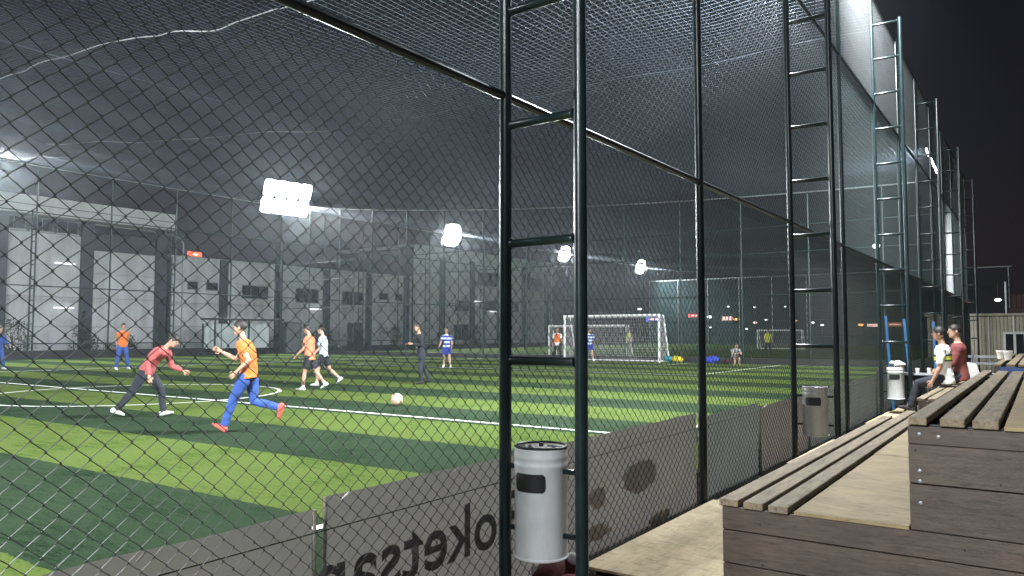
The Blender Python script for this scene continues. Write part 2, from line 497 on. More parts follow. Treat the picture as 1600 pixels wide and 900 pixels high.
strip('far_touchline', [(-33.05, -15), (-33.05, 36.6)], .10, z=.058)
strip('goal_line', [(-33.1, 36.65), (-4.5, 36.65)], .10, z=.062)
strip('centre_circle', [(-18.3 + 3.35 * math.cos(t * math.pi / 36), 10.2 + 3.35 * math.sin(t * math.pi / 36)) for t in range(72)], .10, True, z=.062)
strip('penalty_area_line', [(-10.1, 36.5), (-10.1, 25.85), (-27.6, 25.85), (-27.6, 36.5)], .10, z=.066)
strip('goal_area_line', [(-14.6, 36.5), (-14.6, 32.6), (-23.2, 32.6), (-23.2, 36.5)], .10, z=.066)
strip('second_pitch_line', [(-46, 40.5), (-4, 40.5)], .12)
strip('second_halfway_line', [(-46, 72), (-4, 72)], .12)

def kerb(name, a, b): return tag(MB().box(a, b).build(name, M['kerb']), kind='structure')
kerb('far_kerb', (-48.5, -20, -.29), (-48.02, 105, .55))
kerb('end_kerb', (-47.98, 38.2, .03), (-2.8, 38.45, .30))

# ------------------------------------------------------------------ chain link panel (zigzag wires)
def chain_link(L, z0, z1, cw, ch, r, n=3):
    mb = MB()
    hw = cw / 2
    nw = int(round(L / hw))
    hw = L / nw
    nz = int(round((z1 - z0) / (ch / 2)))
    dz = (z1 - z0) / nz
    ov = .0022
    for i in range(nw):
        pts = []
        for j in range(nz + 1):
            right = (j + i) % 2
            u = (i + 1) * hw + ov if right else i * hw - ov
            if i == 0 and not right: u = 0.004
            if i == nw - 1 and right: u = L - .004
            pts.append((r * 1.1 * (1 if right else -1), u, z0 + j * dz))
        mb.tube(pts, r, n, cap=False)
    return mb

def diag_mesh(L, z0, z1, c, r, axis='y'):
    # far fences: two families of straight diagonal wires, clipped to the panel
    mb = MB(); Hh = z1 - z0
    def P(u, v, o): return (o, u, v) if axis == 'y' else (u, o, v)
    k = -Hh
    i = 0
    while k < L:
        a = max(0, -k); b = min(Hh, L - k)
        if b - a > .05:
            mb.tube([P(k + a, z0 + a, r), P(k + b, z0 + b, r)], r, 3, cap=False)
            mb.tube([P(L - (k + a), z0 + a, -r), P(L - (k + b), z0 + b, -r)], r, 3, cap=False)
        k += c
    return mb

# ------------------------------------------------------------------ near side fence of the cage
Y0, BAY, FX = 3.67, 3.15, -2.60
fence = empty('cage_fence', (FX, Y0, -.3), 0, 'tall dark green chain link fence with ladder frames running beside the bleacher', 'fence')
def FP(o):
    o.location = (o.location[0] - FX, o.location[1] - Y0, o.location[2] + .3); return o
K = range(-2, 12)
post_me = MB().tube([(0, 0, -.3), (0, 0, 8.42)], .037, 14).mesh('post', M['pole'], True)
for k in K:
    FP(link('post', post_me, fence, (FX, Y0 + BAY * k, 0)))
outer_me = MB().tube([(0, 0, -.3), (0, 0, 7.70)], .037, 14).mesh('buttress', M['pole'], True)
rung_me = MB().tube([(-.475, 0, 0), (-.468, 0, 0), (-.462, 0, 0), (-.456, 0, 0), (-.055, 0, 0), (-.049, 0, 0), (-.043, 0, 0), (-.036, 0, 0)], [.031, .031, .029, .025, .025, .029, .031, .031], 12).mesh('rung', M['pole'], True)
BW = .511
for k in (-2, 0, 2, 4, 6, 8, 10):
    bo = FP(link('buttress', outer_me, fence, (FX + BW, Y0 + BAY * k, 0)))
    for j in range(10):
        link('rung', rung_me, bo, (0, 0, 1.36 + .698 * j + random.uniform(-.008, .008)), (R(random.uniform(-8, 8)), R(random.uniform(-.6, .6)), 0))
rail_me = MB().tube([(0, .037, 0), (0, BAY - .037, 0)], .027, 10).mesh('rail', M['pole'], True)
low_me = chain_link(BAY - .074, -.22, 2.915, .0926, .082, .0027, 4).mesh('chain_link', M['wire'])
up_me = chain_link(BAY - .074, 2.965, 6.07, .0926, .082, .0019, 3).mesh('chain_link_upper', M['wire_up'])
sn = MB()
for i in range(62): sn.tube([(-.004, .02 + .05 * i, 6.13), (-.004, .02 + .05 * i, 8.36)], .0024, 3, cap=False)
for i in range(45): sn.tube([(.004, 0, 6.14 + .05 * i), (.004, BAY - .074, 6.14 + .05 * i)], .0024, 3, cap=False)
side_me = sn.mesh('side_net', M['net_white'])
for k in list(K)[:-1]:
    y = Y0 + BAY * k
    FP(link('middle_rail', rail_me, fence, (FX, y, 2.94)))
    FP(link('top_rail', rail_me, fence, (FX, y, 8.38)))
    FP(link('upper_rail', rail_me, fence, (FX, y, 6.10)))
    so_ = FP(link('side_net', side_me, fence, (FX - .012, y + .037, 0))); so_['kind'] = 'stuff'
    FP(link('chain_link', low_me, fence, (FX - .012, y + .037, 0)))
    FP(link('chain_link', up_me, fence, (FX - .012, y + .037, 0)))
    FP(MB().tube([(0, .03, 0), (0, BAY - .03, 0)], .0028, 5).build('tension_wire', M['wire'], fence, (FX - .02, y, .655)))

# ------------------------------------------------------------------ end fence behind the goal
def roof_z(x): return 8.35 + .0015 * (x + 2.6) ** 2
EY = 38.32
endf = empty('end_fence', (-2.6, EY, .05), 0, 'tall green mesh fence behind the white goal at the end of the pitch', 'fence')
for i in range(1, 15):
    x = -2.6 - 3.28 * i
    MB().tube([(x + 2.6, 0, -.05), (x + 2.6, 0, roof_z(x) - .05)], .04, 8).build('post', M['wire_far'], endf, smooth=True)
for z in (3.47, 5.55, 6.85):
    MB().tube([(-.05, -.03, z - .05), (-45.3, -.03, z - .05)], .022, 6).build('rail', M['wire_far'], endf, smooth=True)
MB().tube([(x + 2.6, 0, roof_z(x) - .05) for x in [-2.65 - 45.3 * t / 24 for t in range(25)]], .035, 6).build('top_rail', M['galv'], endf, smooth=True)
for i in range(14):
    x0 = -2.6 - 3.28 * (i + 1)
    diag_mesh(3.28, .25, roof_z(x0 + 1.6) - .2, .115, .0022, 'x').build('mesh_panel', M['wire_far'], endf, (x0 + 2.6, .03, -.05))

# ------------------------------------------------------------------ far side fence
FFX = -48.55
farf = empty('far_fence', (FFX, 20.65, -.3), 0, 'tall dark fence with ladder frames in front of the grey buildings', 'fence')
zt = 11.45
yy = [20.65 + 4.4 * i for i in range(-6, 20)]
for i, y in enumerate(yy):
    fo = MB().tube([(0, y - 20.65, 0), (0, y - 20.65, zt + .3)], .05, 8).build('post', M['wire_far'], farf, smooth=True)
    if i % 2 == 0:
        bu = MB().tube([(-.55, y - 20.65, 0), (-.55, y - 20.65, 9.2)], .05, 8).build('buttress', M['wire_far'], farf, smooth=True)
        rg = MB().tube([(-.5, 0, 0), (-.05, 0, 0)], .03, 6).mesh('rung', M['wire_far'], True)
        for j in range(12): link('rung', rg, bu, (0, y - 20.65, 1.0 + .7 * j))
for z in (.95, 4.35, 8.70, 11.45):
    MB().tube([(.055, yy[0] - 20.65, z + .3), (.055, yy[-1] - 20.65, z + .3)], .035, 6).build('rail', M['wire_far' if z < 11 else 'galv'], farf, smooth=True)
for i in range(len(yy) - 1):
    diag_mesh(4.4, .4, zt - .1, .16, .0024, 'y').build('mesh_panel', M['wire_far'], farf, (.03, yy[i] - 20.65, .3))

# fence at the far end of the second pitch
f3 = empty('distant_end_fence', (-48, 105, 0), 0, 'distant green mesh fence with pale top rail beyond the second pitch', 'fence')
for i in range(11):
    MB().tube([(4.5 * i, 0, 0), (4.5 * i, 0, 9.3)], .06, 6).build('post', M['galv'], f3, smooth=True)
for z in (3.4, 6.9): MB().tube([(0, -.07, z), (45.3, -.07, z)], .04, 6).build('rail', M['wire_far'], f3)
MB().tube([(0, 0, 9.35), (45.3, 0, 9.35)], .07, 6).build('top_rail', M['galv'], f3)
diag_mesh(45.3, .1, 9.3, .10, .013, 'x').build('mesh_panel', M['screen'], f3, (0, .06, 0))
# ------------------------------------------------------------------ ceiling net
def roof(x, y):
    s = math.sin(math.pi * ((y - 18.3) / 18.9)) ** 2
    return roof_z(x) - .22 * s * (1 - math.exp(-(-x - 2.6) / 4)) + .05 * math.sin(x * 1.3 + y * .4)
ceil = empty('ceiling_net', (-2.6, 0, 8.4), 0, 'pale square mesh net stretched as a roof over the whole pitch', 'net')
XA, XB, YA, YB = -47.9, -2.62, -9.0, 104.8
nm = MB(); CELL = .18
x = XA
while x < XB:
    yb = YB if x < -14 else 38.3
    pts = [(x + 2.6, YA + (yb - YA) * j / 72, roof(x, YA + (yb - YA) * j / 72) - 8.4) for j in range(73)]
    nm.tube(pts, .0042, 3, cap=False); x += CELL
y = YA
while y < YB:
    xb = XB if y < 38.3 else -14
    pts = [(XA + (xb - XA) * j / 30 + 2.6, y, roof(XA + (xb - XA) * j / 30, y) - 8.4 + .004) for j in range(31)]
    nm.tube(pts, .0042, 3, cap=False); y += CELL
o = nm.build('netting', M['net'], ceil); o['kind'] = 'stuff'
for xs in (-20.6,):
    MB().tube([(xs + 2.6, YA + (YB - YA) * j / 90, roof(xs, YA + (YB - YA) * j / 90) - 8.41) for j in range(91)], .0085, 5).build('seam_rope', M['net'], ceil, smooth=True)
for ys in (18.35, 37.2, 56.1):
    xb = XB if ys < 38.3 else -14
    MB().tube([(XA + (xb - XA) * j / 40 + 2.6, ys, roof(XA + (xb - XA) * j / 40, ys) - 8.41) for j in range(41)], .0055, 5).build('seam_rope', M['net'], ceil, smooth=True)
wob = [(-34, 9.9), (-28, 9.5), (-25.32, 9.61), (-24.06, 9.67), (-22.79, 9.58), (-20.62, 9.74), (-19.46, 9.74), (-18.63, 9.96), (-17.87, 10.19), (-17.11, 10.24), (-16.37, 10.79), (-15.34, 10.69), (-14.66, 10.73), (-12, 10.9), (-9, 10.6), (-6, 10.9), (-2.7, 10.8)]
def smooth_path(p, n=4):
    out = []
    for i in range(len(p) - 1):
        p0, p1, p2, p3 = [Vector((*p[max(0, min(len(p) - 1, i + k))], 0)) for k in (-1, 0, 1, 2)]
        for j in range(n):
            t = j / n
            out.append(.5 * ((2 * p1) + (p2 - p0) * t + (2 * p0 - 5 * p1 + 4 * p2 - p3) * t * t + (3 * p1 - p0 - 3 * p2 + p3) * t ** 3))
    out.append(Vector((*p[-1], 0)))
    return out
MB().tube([(q.x + 2.6, q.y, 9.0 - 8.42 + .02 * math.sin(q.x * 3) + (roof_z(q.x) - roof_z(-20)) * .5) for q in smooth_path(wob)], .015, 6).build('loose_rope', M['rope'], ceil, smooth=True)
wob2 = [(-36, 15.6), (-31.49, 16.44), (-29.6, 16.9), (-27.97, 17.28), (-26, 17.2), (-24.54, 17.5), (-22.4, 17.9), (-20.6, 18.35)]
MB().tube([(q.x + 2.6, q.y, roof(q.x, q.y) - 8.43) for q in smooth_path(wob2)], .012, 5).build('loose_rope', M['rope'], ceil, smooth=True)

# ------------------------------------------------------------------ advert banners tied inside the fence, seen from the back
def text_mesh(txt, height, mirror=True, extr=.0):
    cu = bpy.data.curves.new('t', 'FONT')
    cu.body = txt; cu.size = height; cu.space_character = 1.05; cu.offset = height * .016
    ob = bpy.data.objects.new('t', cu); COL.objects.link(ob)
    bpy.context.view_layer.update()
    me = bpy.data.meshes.new_from_object(ob.evaluated_get(bpy.context.evaluated_depsgraph_get()))
    bpy.data.objects.remove(ob)
    return me

def banner(y0, y1, z0, z1, mkey, label, wav=.005, seed=0):
    root = empty('advert_banner', (-2.66, y0, z0), 0, label, 'banner', 'advert banners tied inside the fence')
    mb = MB(); nu = max(6, int((y1 - y0) / .12)); nv = 6
    rnd = random.Random(seed); ph = rnd.random() * 6
    vs = []
    for j in range(nv + 1):
        for i in range(nu + 1):
            u = i / nu * (y1 - y0); v = j / nv * (z1 - z0)
            sag = -.008 * math.sin(math.pi * ((u * 1.25) % 1.0)) * (j / nv) if j else 0
            vs.append((wav * math.sin(u * 5 + ph + v * 3) - .014, u, v + sag))
    F = [(j * (nu + 1) + i, j * (nu + 1) + i + 1, (j + 1) * (nu + 1) + i + 1, (j + 1) * (nu + 1) + i) for j in range(nv) for i in range(nu)]
    mb.add(vs, F)
    mb.build('sheet', M[mkey], root, smooth=True)
    hem = MB()
    for u in (0.0, y1 - y0):
        MB().tube([(.004, u, 0), (.004, u, z1 - z0)], .008, 6).build('hem', M[mkey], root, smooth=True)
    for k in range(max(2, int((y1 - y0) / .8))):
        u = .1 + k * .8
        if u < y1 - y0: MB().tube([(.0, u, z1 - z0 - .03), (.05, u, z1 - z0 + .01)], .005, 5).build('tie', M['paper' if k == 0 else mkey], root)
    return root
banner(-2.6, 2.30, -.22, .745, 'banner', 'plain grey banner back at the lower left corner', seed=1)
b1 = banner(2.36, 6.85, -.22, .79, 'banner', 'grey banner back with mirrored dark lettering behind the white bin', seed=2)
banner(6.90, 8.72, -.22, .745, 'banner_b', 'greenish grey banner back right of the single fence post', seed=3)
banner(8.74, 10.9, -.22, .70, 'banner_c', 'brownish banner back behind the grey bin', seed=4)
banner(10.95, 16.1, -.22, .74, 'banner_b', 'grey green banner back beyond the grey bin', seed=5)
banner(16.15, 37.9, -.22, .86, 'banner_b', 'dark banner back at the far end of the walkway', seed=6)
# mirrored lettering printed on the other side and showing through
tm = text_mesh('Roketsan', .40)
xs = [v.co.x for v in tm.vertices]; wtx = max(xs) - min(xs); mx0 = min(xs)
# reads towards -Y when seen from inside, so mirrored from the walkway
tot = 1.58
for v in tm.vertices:
    u = (v.co.x - mx0) / wtx * tot
    yv = 3.87 - u
    v.co = Vector((.030, yv - 2.36, v.co.y + .525))
tm.materials.clear(); tm.materials.append(M['print'])
link('lettering', tm, b1)
lg = MB()
def blob(cy, cz, ry, rz, n=20, x=.030, jag=.0, sd=0):
    rnd = random.Random(sd)
    lg.add([(x, cy - 2.36 + ry * (1 + jag * rnd.uniform(-1, 1)) * math.cos(2 * math.pi * k / n), cz + .22 + rz * (1 + jag * rnd.uniform(-1, 1)) * math.sin(2 * math.pi * k / n)) for k in range(n)], [tuple(range(n))])
blob(5.55, .40, .30, .13, jag=.15, sd=1)
lg.build('logo', M['print_blue'], b1)
for a_ in ((4.85, .36, .13, .07, 3), (4.80, .12, .22, .06, 4), (5.9, .02, .2, .05, 5)):
    lg = MB(); blob(*a_[:4], jag=.25, sd=a_[4]); lg.build('faint_print', M['print_faint'], b1)

# ------------------------------------------------------------------ bleacher
def plank(root, x0, x1, y0, y1, z0, z1, name='plank', m='plank', c=.004):
    o = MB().bbox((x0, y0, z0), (x1, y1, z1), c).build(name, M[m], root)
    return o
def bleacher(yn, yf, label, xr=.62, deck=None, faces=True, plyfar=None):
    root = empty('bleacher', (-1.57, yn, 0), 0, label, 'bleacher', 'timber bleacher sections beside the fence')
    T = Matrix.Translation((1.57, -yn, 0))
    def add(x0, x1, y0, y1, z0, z1, name, m, c=.004):
        j = random.uniform(-.0015, .0015)
        plank(root, x0 + 1.57, x1 + 1.57, y0 - yn, y1 - yn, z0 + j, z1 + j, name, m, c)
    # seat planks, tier one and tier two
    for n, (a, b) in enumerate(((-1.582, -1.472), (-1.438, -1.330), (-1.297, -1.190))):
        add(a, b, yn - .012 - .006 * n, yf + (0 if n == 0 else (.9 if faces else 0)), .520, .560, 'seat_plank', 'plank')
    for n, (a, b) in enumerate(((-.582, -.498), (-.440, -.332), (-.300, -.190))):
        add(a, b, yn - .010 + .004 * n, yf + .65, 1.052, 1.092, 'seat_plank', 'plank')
    # plywood treads in sheets
    yy_ = yn - .006
    k = 0
    while yy_ < yf + .6:
        y2 = min(yy_ + 2.42, yf + .63)
        add(-1.160, -.592, yy_, y2 - .006, .520 + .002 * (k % 2), .541 + .002 * (k % 2), 'plywood_sheet', 'plywood', .002)
        add(-.168, xr, yy_, y2 - .006, 1.050 + .002 * (k % 2), 1.071 + .002 * (k % 2), 'plywood_sheet', 'plywood', .002)
        yy_ = y2; k += 1
    # end boards
    z = .5175
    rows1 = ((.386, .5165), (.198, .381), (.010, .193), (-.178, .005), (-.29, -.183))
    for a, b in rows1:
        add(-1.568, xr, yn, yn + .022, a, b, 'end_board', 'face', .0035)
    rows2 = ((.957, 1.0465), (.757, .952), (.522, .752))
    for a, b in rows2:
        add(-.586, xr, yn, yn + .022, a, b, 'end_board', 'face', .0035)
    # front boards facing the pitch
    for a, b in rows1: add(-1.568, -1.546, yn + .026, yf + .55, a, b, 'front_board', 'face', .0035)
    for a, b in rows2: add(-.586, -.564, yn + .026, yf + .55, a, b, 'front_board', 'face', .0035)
    # frame inside
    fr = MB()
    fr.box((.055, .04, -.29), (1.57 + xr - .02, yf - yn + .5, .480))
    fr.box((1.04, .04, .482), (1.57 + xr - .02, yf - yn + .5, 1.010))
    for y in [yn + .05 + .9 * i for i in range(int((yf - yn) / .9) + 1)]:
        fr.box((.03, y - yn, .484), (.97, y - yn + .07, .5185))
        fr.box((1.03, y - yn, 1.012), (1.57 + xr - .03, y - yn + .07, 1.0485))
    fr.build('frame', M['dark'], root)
    if faces:
        bolt = MB().lathe([(.0095, 0), (.0095, .003), (.004, .006)], 10).mesh('bolt', M['steel_bolt'], True)
        hole = MB().lathe([(.006, 0), (.006, .0012)], 8).mesh('knot_hole', M['black'])
        for (x, z_) in ((-.533, 1.008), (-.447, 1.000), (-.536, .823), (-.536, .765 + .006), (-.537, .662), (-1.40, .58 - .10), (-1.05, .44)):
            if z_ > .55: link('bolt', bolt, root, (x + 1.57, -.0005, z_), (R(90), 0, 0))
        for (x, z_) in ((-.553, .925), (-.19, .79), (-.41, .53 - .01), (-.35, .455), (-.105, .458), (-1.35, .44), (-1.34, .215)):
            link('knot_hole', hole, root, (x + 1.57, -.0005, z_), (R(90), 0, 0))
    return root
bleacher(4.40, 9.84, 'nearest timber bleacher with grey brown planks and plywood treads')
bleacher(12.92, 19.40, 'farther timber bleacher where two men sit', faces=False)

# low walkway deck of plywood sheets next to the fence
deck = empty('walkway_deck', (-2.05, 4.45, -.02), 0, 'beige plywood walkway at the foot of the fence', 'deck')
yv = 4.46; i = 0
while yv < 19.4:
    y2 = yv + 2.44
    x0 = -2.545 if i % 2 == 0 else -2.50
    w = [.0, .003, -.002, .002, .001, .003, 0][i % 7]
    MB().bbox((x0 + 2.05, yv - 4.45, w), (-1.575 + 2.05, y2 - 4.453, .018 + w), .002).build('plywood_sheet', M['plywood_pale'], deck)
    yv = y2; i += 1
MB().bbox((-2.56 + 2.05, .045, -.13), (-1.59 + 2.05, .075, -.045), .003).build('edge_board', M['face'], deck)
jm = MB().box((-.47, 0, -.085), (.45, .06, -.003)).mesh('joist', M['dark'])
for i in range(12): link('joist', jm, deck, (0, .16 + 1.3 * i, 0))
MB().box((-.46, .10, -.28), (.44, 14.9, -.09)).build('support', M['dark'], deck)

# ------------------------------------------------------------------ litter bins hung on the ladder frames
def bin_(x, y, z0, mkey, label, face_dir, top):
    root = empty('litter_bin', (x, y, z0), face_dir, label, 'bin', 'litter bins hung on the ladder frames')
    body = MB()
    n = 40; Hh = .60; r = .152
    prof = [(r * .93, .0), (r * 1.02, .003), (r * 1.03, .010), (r * .985, .018), (r * .985, .50), (r * 1.0, .505), (r * 1.0, .52), (r * .985, .525), (r * .985, .545), (r * 1.0, .55), (r * 1.0, .565), (r * .99, .57), (r * .99, .60), (r * .95, .605), (r * .94, .585), (r * .92, .05), (0.001, .05)]
    # closed shell; the slot is only painted on (local -Y)
    vs = []; F = []
    for rr, z in prof:
        for k in range(n):
            t = 2 * math.pi * (k + .5) / n
            vs.append((rr * math.cos(t), rr * math.sin(t), z))
    body.add(vs, [(i * n + k, i * n + (k + 1) % n, (i + 1) * n + (k + 1) % n, (i + 1) * n + k) for i in range(len(prof) - 1) for k in range(n)] + [tuple(range(n))[::-1]])
    body.build('body', M[mkey], root, smooth=True)
    # slot: black patch on the shell, painting the dark of a hole
    op = MB(); z0_, z1_ = .375, .475
    a0, a1 = R(-90 - 44), R(-90 + 30)
    m_ = 14
    pts = []
    def arc(rr, z, ins=0.0):
        return [(rr * math.cos(a0 + ins + (a1 - a0 - 2 * ins) * i / m_), rr * math.sin(a0 + ins + (a1 - a0 - 2 * ins) * i / m_), z) for i in range(m_ + 1)]
    rows = [arc(r * 1.004, z0_, .10), arc(r * 1.004, z0_ + .012, .02), arc(r * 1.004, z0_ + .03), arc(r * 1.004, z1_ - .03), arc(r * 1.004, z1_ - .012, .02), arc(r * 1.004, z1_, .10)]
    vs = [p for rw in rows for p in rw]
    op.add(vs, [(j * (m_ + 1) + i, j * (m_ + 1) + i + 1, (j + 1) * (m_ + 1) + i + 1, (j + 1) * (m_ + 1) + i) for j in range(len(rows) - 1) for i in range(m_)])
    op.build('painted_slot', M['black'], root, smooth=True)
    lid = MB()
    lid.lathe([(r * .93, .588), (r * .93, .596), (r * .6, .600), (.0015, .598)], 32, cap=False)
    lid.build('ash_tray', M['black'], root, smooth=True)
    if top == 'tray':
        rm = MB()
        rm.tube([(r * .97 * math.cos(t * math.pi / 16), r * .97 * math.sin(t * math.pi / 16), .612) for t in range(33)], .007, 6, cap=False)
        rm.build('rim', M['black'], root, smooth=True)
        st = MB(); rnd = random.Random(3)
        for _ in range(26):
            a = rnd.uniform(0, 6.28); q = rnd.uniform(0, r * .75)
            st.ball((q * math.cos(a), q * math.sin(a), .603), .012, .008, .005, 6, 4)
        so = st.build('cigarette_ends', M['paper'], root); so['kind'] = 'stuff'
        MB().tube([(0, 0, .60), (0, 0, .628)], .012, 8).build('tray_knob', M['black'], root, smooth=True)
    for z in (.12, .47):
        for a_ in (-.215, .146): MB().box((a_, -.012, z), (a_ + .069, .012, z + .025)).build('bracket', M['pole'], root, rot=(0, 0, -face_dir))
    return root
bin_(-2.352, 3.67, .275, 'bin_white', 'white round litter bin nearest the camera with black slot', R(12), 'tray')
bin_(-2.345, 9.97, .265, 'bin_grey', 'grey litter bin on the second ladder frame', R(8), None)
bin_(-2.345, 16.27, .275, 'bin_white', 'small distant white litter bin topped by a plastic bag', R(6), None)
rb = MB(); rnd = random.Random(5)
for _ in range(7):
    rb.ball((-2.345 + rnd.uniform(-.06, .1), 16.27 + rnd.uniform(-.05, .05), .94 + rnd.uniform(-.02, .03)), rnd.uniform(.05, .08), .06, rnd.uniform(.035, .06), 9, 6)
tag(rb.build('plastic_bag', M['paper'], smooth=True), 'crumpled white plastic bag lying on the distant white bin', 'bag')
# maroon bag on the ground under the nearest bin
bg_ = empty('cloth_bag', (-2.40, 3.95, -.3), 0, 'maroon cloth bag with white papers under the white bin', 'bag')
cb = MB(); rnd = random.Random(8)
cb.ball((0, 0, .24), .19, .24, .27, 16, 10)
for _ in range(6): cb.ball((rnd.uniform(-.12, .12), rnd.uniform(-.16, .16), .34 + rnd.uniform(-.05, .06)), .10, .11, .08, 12, 8)
cb.build('body', M['maroon_cloth'], bg_, smooth=True)
MB().tube([(-.12, -.1, .44), (-.10, -.13, .36), (.0, -.22, .28), (.02, -.22, .1)], .016, 6).build('strap', M['paper'], bg_, smooth=True)
pp = MB(); pp.ball((.02, .03, .475), .045, .03, .035, 9, 6); pp.ball((.09, .0, .50), .045, .03, .035, 9, 6)
pp.build('crumpled_paper', M['paper'], bg_, smooth=True)

# ------------------------------------------------------------------ goals
def goal(name, x0, x1, y, z0, h, dep, label, r=.055, net=True, group='football goals'):
    root = empty(name, (x0, y, z0), 0, label, 'goal', group)
    w = x1 - x0
    for px in (0, w):
        po = MB().tube([(px, 0, 0), (px, 0, h)], r, 10).build('post', M['white_paint'], root, smooth=True)
        MB().tube([(px, 0, h), (px, dep * .45, h), (px, dep, 0.02)], r * .6, 8).build('side_stay', M['white_paint'], root, smooth=True)
    MB().tube([(-r, 0, h), (w + r, 0, h)], r, 10).build('crossbar', M['white_paint'], root, smooth=True)
    MB().tube([(0, dep, .03), (w, dep, .03)], r * .6, 8).build('ground_bar', M['white_paint'], root, smooth=True)
    if net:
        nb = MB(); c = .14
        def bk(t): # profile from crossbar back to the ground bar
            if t < .35: return (dep * .45 * t / .35, h - .10 * math.sin(t / .35 * math.pi))
            q = (t - .35) / .65
            return (dep * .45 + dep * .55 * q, h * (1 - q) - .12 * math.sin(q * math.pi))
        k = 0
        while k <= w:
            nb.tube([(k, *bk(t / 14)) for t in range(15)], .004, 3, cap=False); k += c
        for t in range(0, 25):
            nb.tube([(0, *bk(t / 24)), (w, *bk(t / 24))], .004, 3, cap=False)
        for px in (0, w):
            k = .1
            while k < h:
                dmax = dep if k < .1 else dep * .45 + dep * .55 * (1 - k / h)
                nb.tube([(px, 0, k), (px, dmax, k)], .004, 3, cap=False); k += c
            k = .1
            while k < dep:
                hm = h if k < dep * .45 else h * (1 - (k - dep * .45) / (dep * .55))
                nb.tube([(px, k, 0), (px, k, hm)], .004, 3, cap=False); k += c
        no = nb.build('net', M['goal_net'], root); no['kind'] = 'stuff'
    return root
goal('goal', -21.9, -16.25, 36.65, .05, 2.45, 1.3, 'largest white goal with net in front of the end fence', .06)
goal('goal', -26.9, -21.3, 43.0, .05, 2.0, 1.0, 'smaller white goal half hidden behind the large goal', .05)
goal('goal', -23.2, -18.95, 76, .05, 1.85, 1.0, 'distant white goal seen right of the sitting player', .06, True)

# ------------------------------------------------------------------ buildings on the far side
def window(root, x, y0, y1, z0, z1, nv=2, nh=1, name='window'):
    f = MB(); t = .06; d = .05
    f.box((x, y0, z0), (x + d, y1, z0 + t)); f.box((x, y0, z1 - t), (x + d, y1, z1))
    f.box((x, y0, z0 + t), (x + d, y0 + t, z1 - t)); f.box((x, y1 - t, z0 + t), (x + d, y1, z1 - t))
    for i in range(1, nv):
        yc = y0 + (y1 - y0) * i / nv
        f.box((x, yc - .025, z0 + t), (x + d * .9, yc + .025, z1 - t))
    w = f.build(name, M['winframe'], root)
    MB().box((x - .03, y0 + t * .5, z0 + t * .5), (x + .012, y1 - t * .5, z1 - t * .5)).build('pane', M['glass'], w)
    MB().box((x - .01, y0 - .05, z0 - .06), (x + .10, y1 + .05, z0 - .003)).build('sill', M['wall_b'], w)
    return w

def wall_panels(root, x0, x1, ys, zs, m):
    for i in range(len(ys) - 1):
        for j in range(len(zs) - 1):
            MB().bbox((x0, ys[i] + .012, zs[j] + .010), (x1 + random.uniform(-.004, .004), ys[i + 1] - .012, zs[j + 1] - .010), .012).build('wall_panel', M[m], root)

BX = -54.0
pil = [26.2 - 5.36 * 3 + 5.36 * i for i in range(15)]   # pilaster centres
hall = empty('sports_hall', (0, 0, -.3), 0, 'grey hall with white canopy fascia at the left edge', 'building')
MB().box((BX - 14, 8, 0), (BX - .14, 32, 8.9)).build('core', M['pilaster'], hall)
wall_panels(hall, BX - .12, BX, [10.1, 15.4, 20.8, 26.2], [0, 2.3, 4.3, 6.4, 8.5], 'wall')
wall_panels(hall, BX - .12, BX, [26.2, 31.9], [0, 2.3, 4.3, 6.0, 7.63], 'wall')
for y in pil[:5]:
    if y < 32.2: MB().box((BX + .003, y - .4, 0), (BX + .26, y + .4, 9.5)).build('pilaster', M['pilaster'], hall)
MB().bbox((BX - .6, 8, 9.55), (BX + .9, 32.3, 10.75), .03).build('canopy_fascia', M['fascia'], hall)
MB().bbox((BX - 14, 8, 9.50), (BX - .63, 32.2, 10.6), .03).build('roof', M['wall'], hall)
MB().box((BX + .88, 8, 10.12), (BX + .915, 32.2, 10.16)).build('fascia_joint', M['pilaster'], hall)
for y in (17.0, 21.6, 23.3, 24.9): window(hall, BX + .01, y - .7, y + .7, 8.58, 9.45, 2)
window(hall, BX + .02, 18.9, 19.9, 3.3, 5.4, 1)
low = empty('low_building', (0, 32, -.3), 0, 'long low grey building with square windows and dark pilasters', 'building')
MB().box((BX - 12, .6, 0), (BX - .14, 27.2, 7.5)).build('core', M['pilaster'], low)
ys = [.55] + [p - 32 for p in pil if 33 < p < 58.9] + [27.3]
wall_panels(low, BX - .12, BX, ys, [0, 2.4, 4.2, 5.95, 7.7], 'wall')
for p in pil:
    if 33 < p < 59.5: MB().box((BX + .003, p - 32 - .33, 0), (BX + .24, p - 32 + .33, 7.75)).build('pilaster', M['pilaster'], low)
MB().bbox((BX - 12, .4, 7.71), (BX + .06, 27.3, 7.80), .01).build('coping', M['wall_b'], low)
for a, b, c, d in ((38.69, 41.25, 4.75, 5.85), (44.2, 46.76, 4.6, 5.87), (49.68, 52.42, 4.6, 5.85)):
    window(low, BX + .02, a - 32, b - 32, c, d, 3)
for a, b in ((33.82, 34.7), (35.41, 36.45), (54.45, 55.75), (56.77, 57.82)): window(low, BX + .02, a - 32, b - 32, 5.25, 5.9, 1)
dr = MB().bbox((BX + .004, 42.9 - 32, 0.02), (BX + .10, 44.4 - 32, 2.9), .01).build('door', M['pilaster'], low)
MB().box((BX + .101, 44.15 - 32, 1.25), (BX + .16, 44.22 - 32, 1.45)).build('handle', M['galv'], dr)
dr = MB().bbox((BX + .004, 50.3 - 32, 0.02), (BX + .10, 52.2 - 32, 2.9), .01).build('door', M['pilaster'], low)
MB().box((BX + .101, 51.95 - 32, 1.25), (BX + .16, 52.02 - 32, 1.45)).build('handle', M['galv'], dr)
blk = empty('tall_block', (0, 59.6, -.3), 0, 'taller pale grey block beside the low building', 'building')
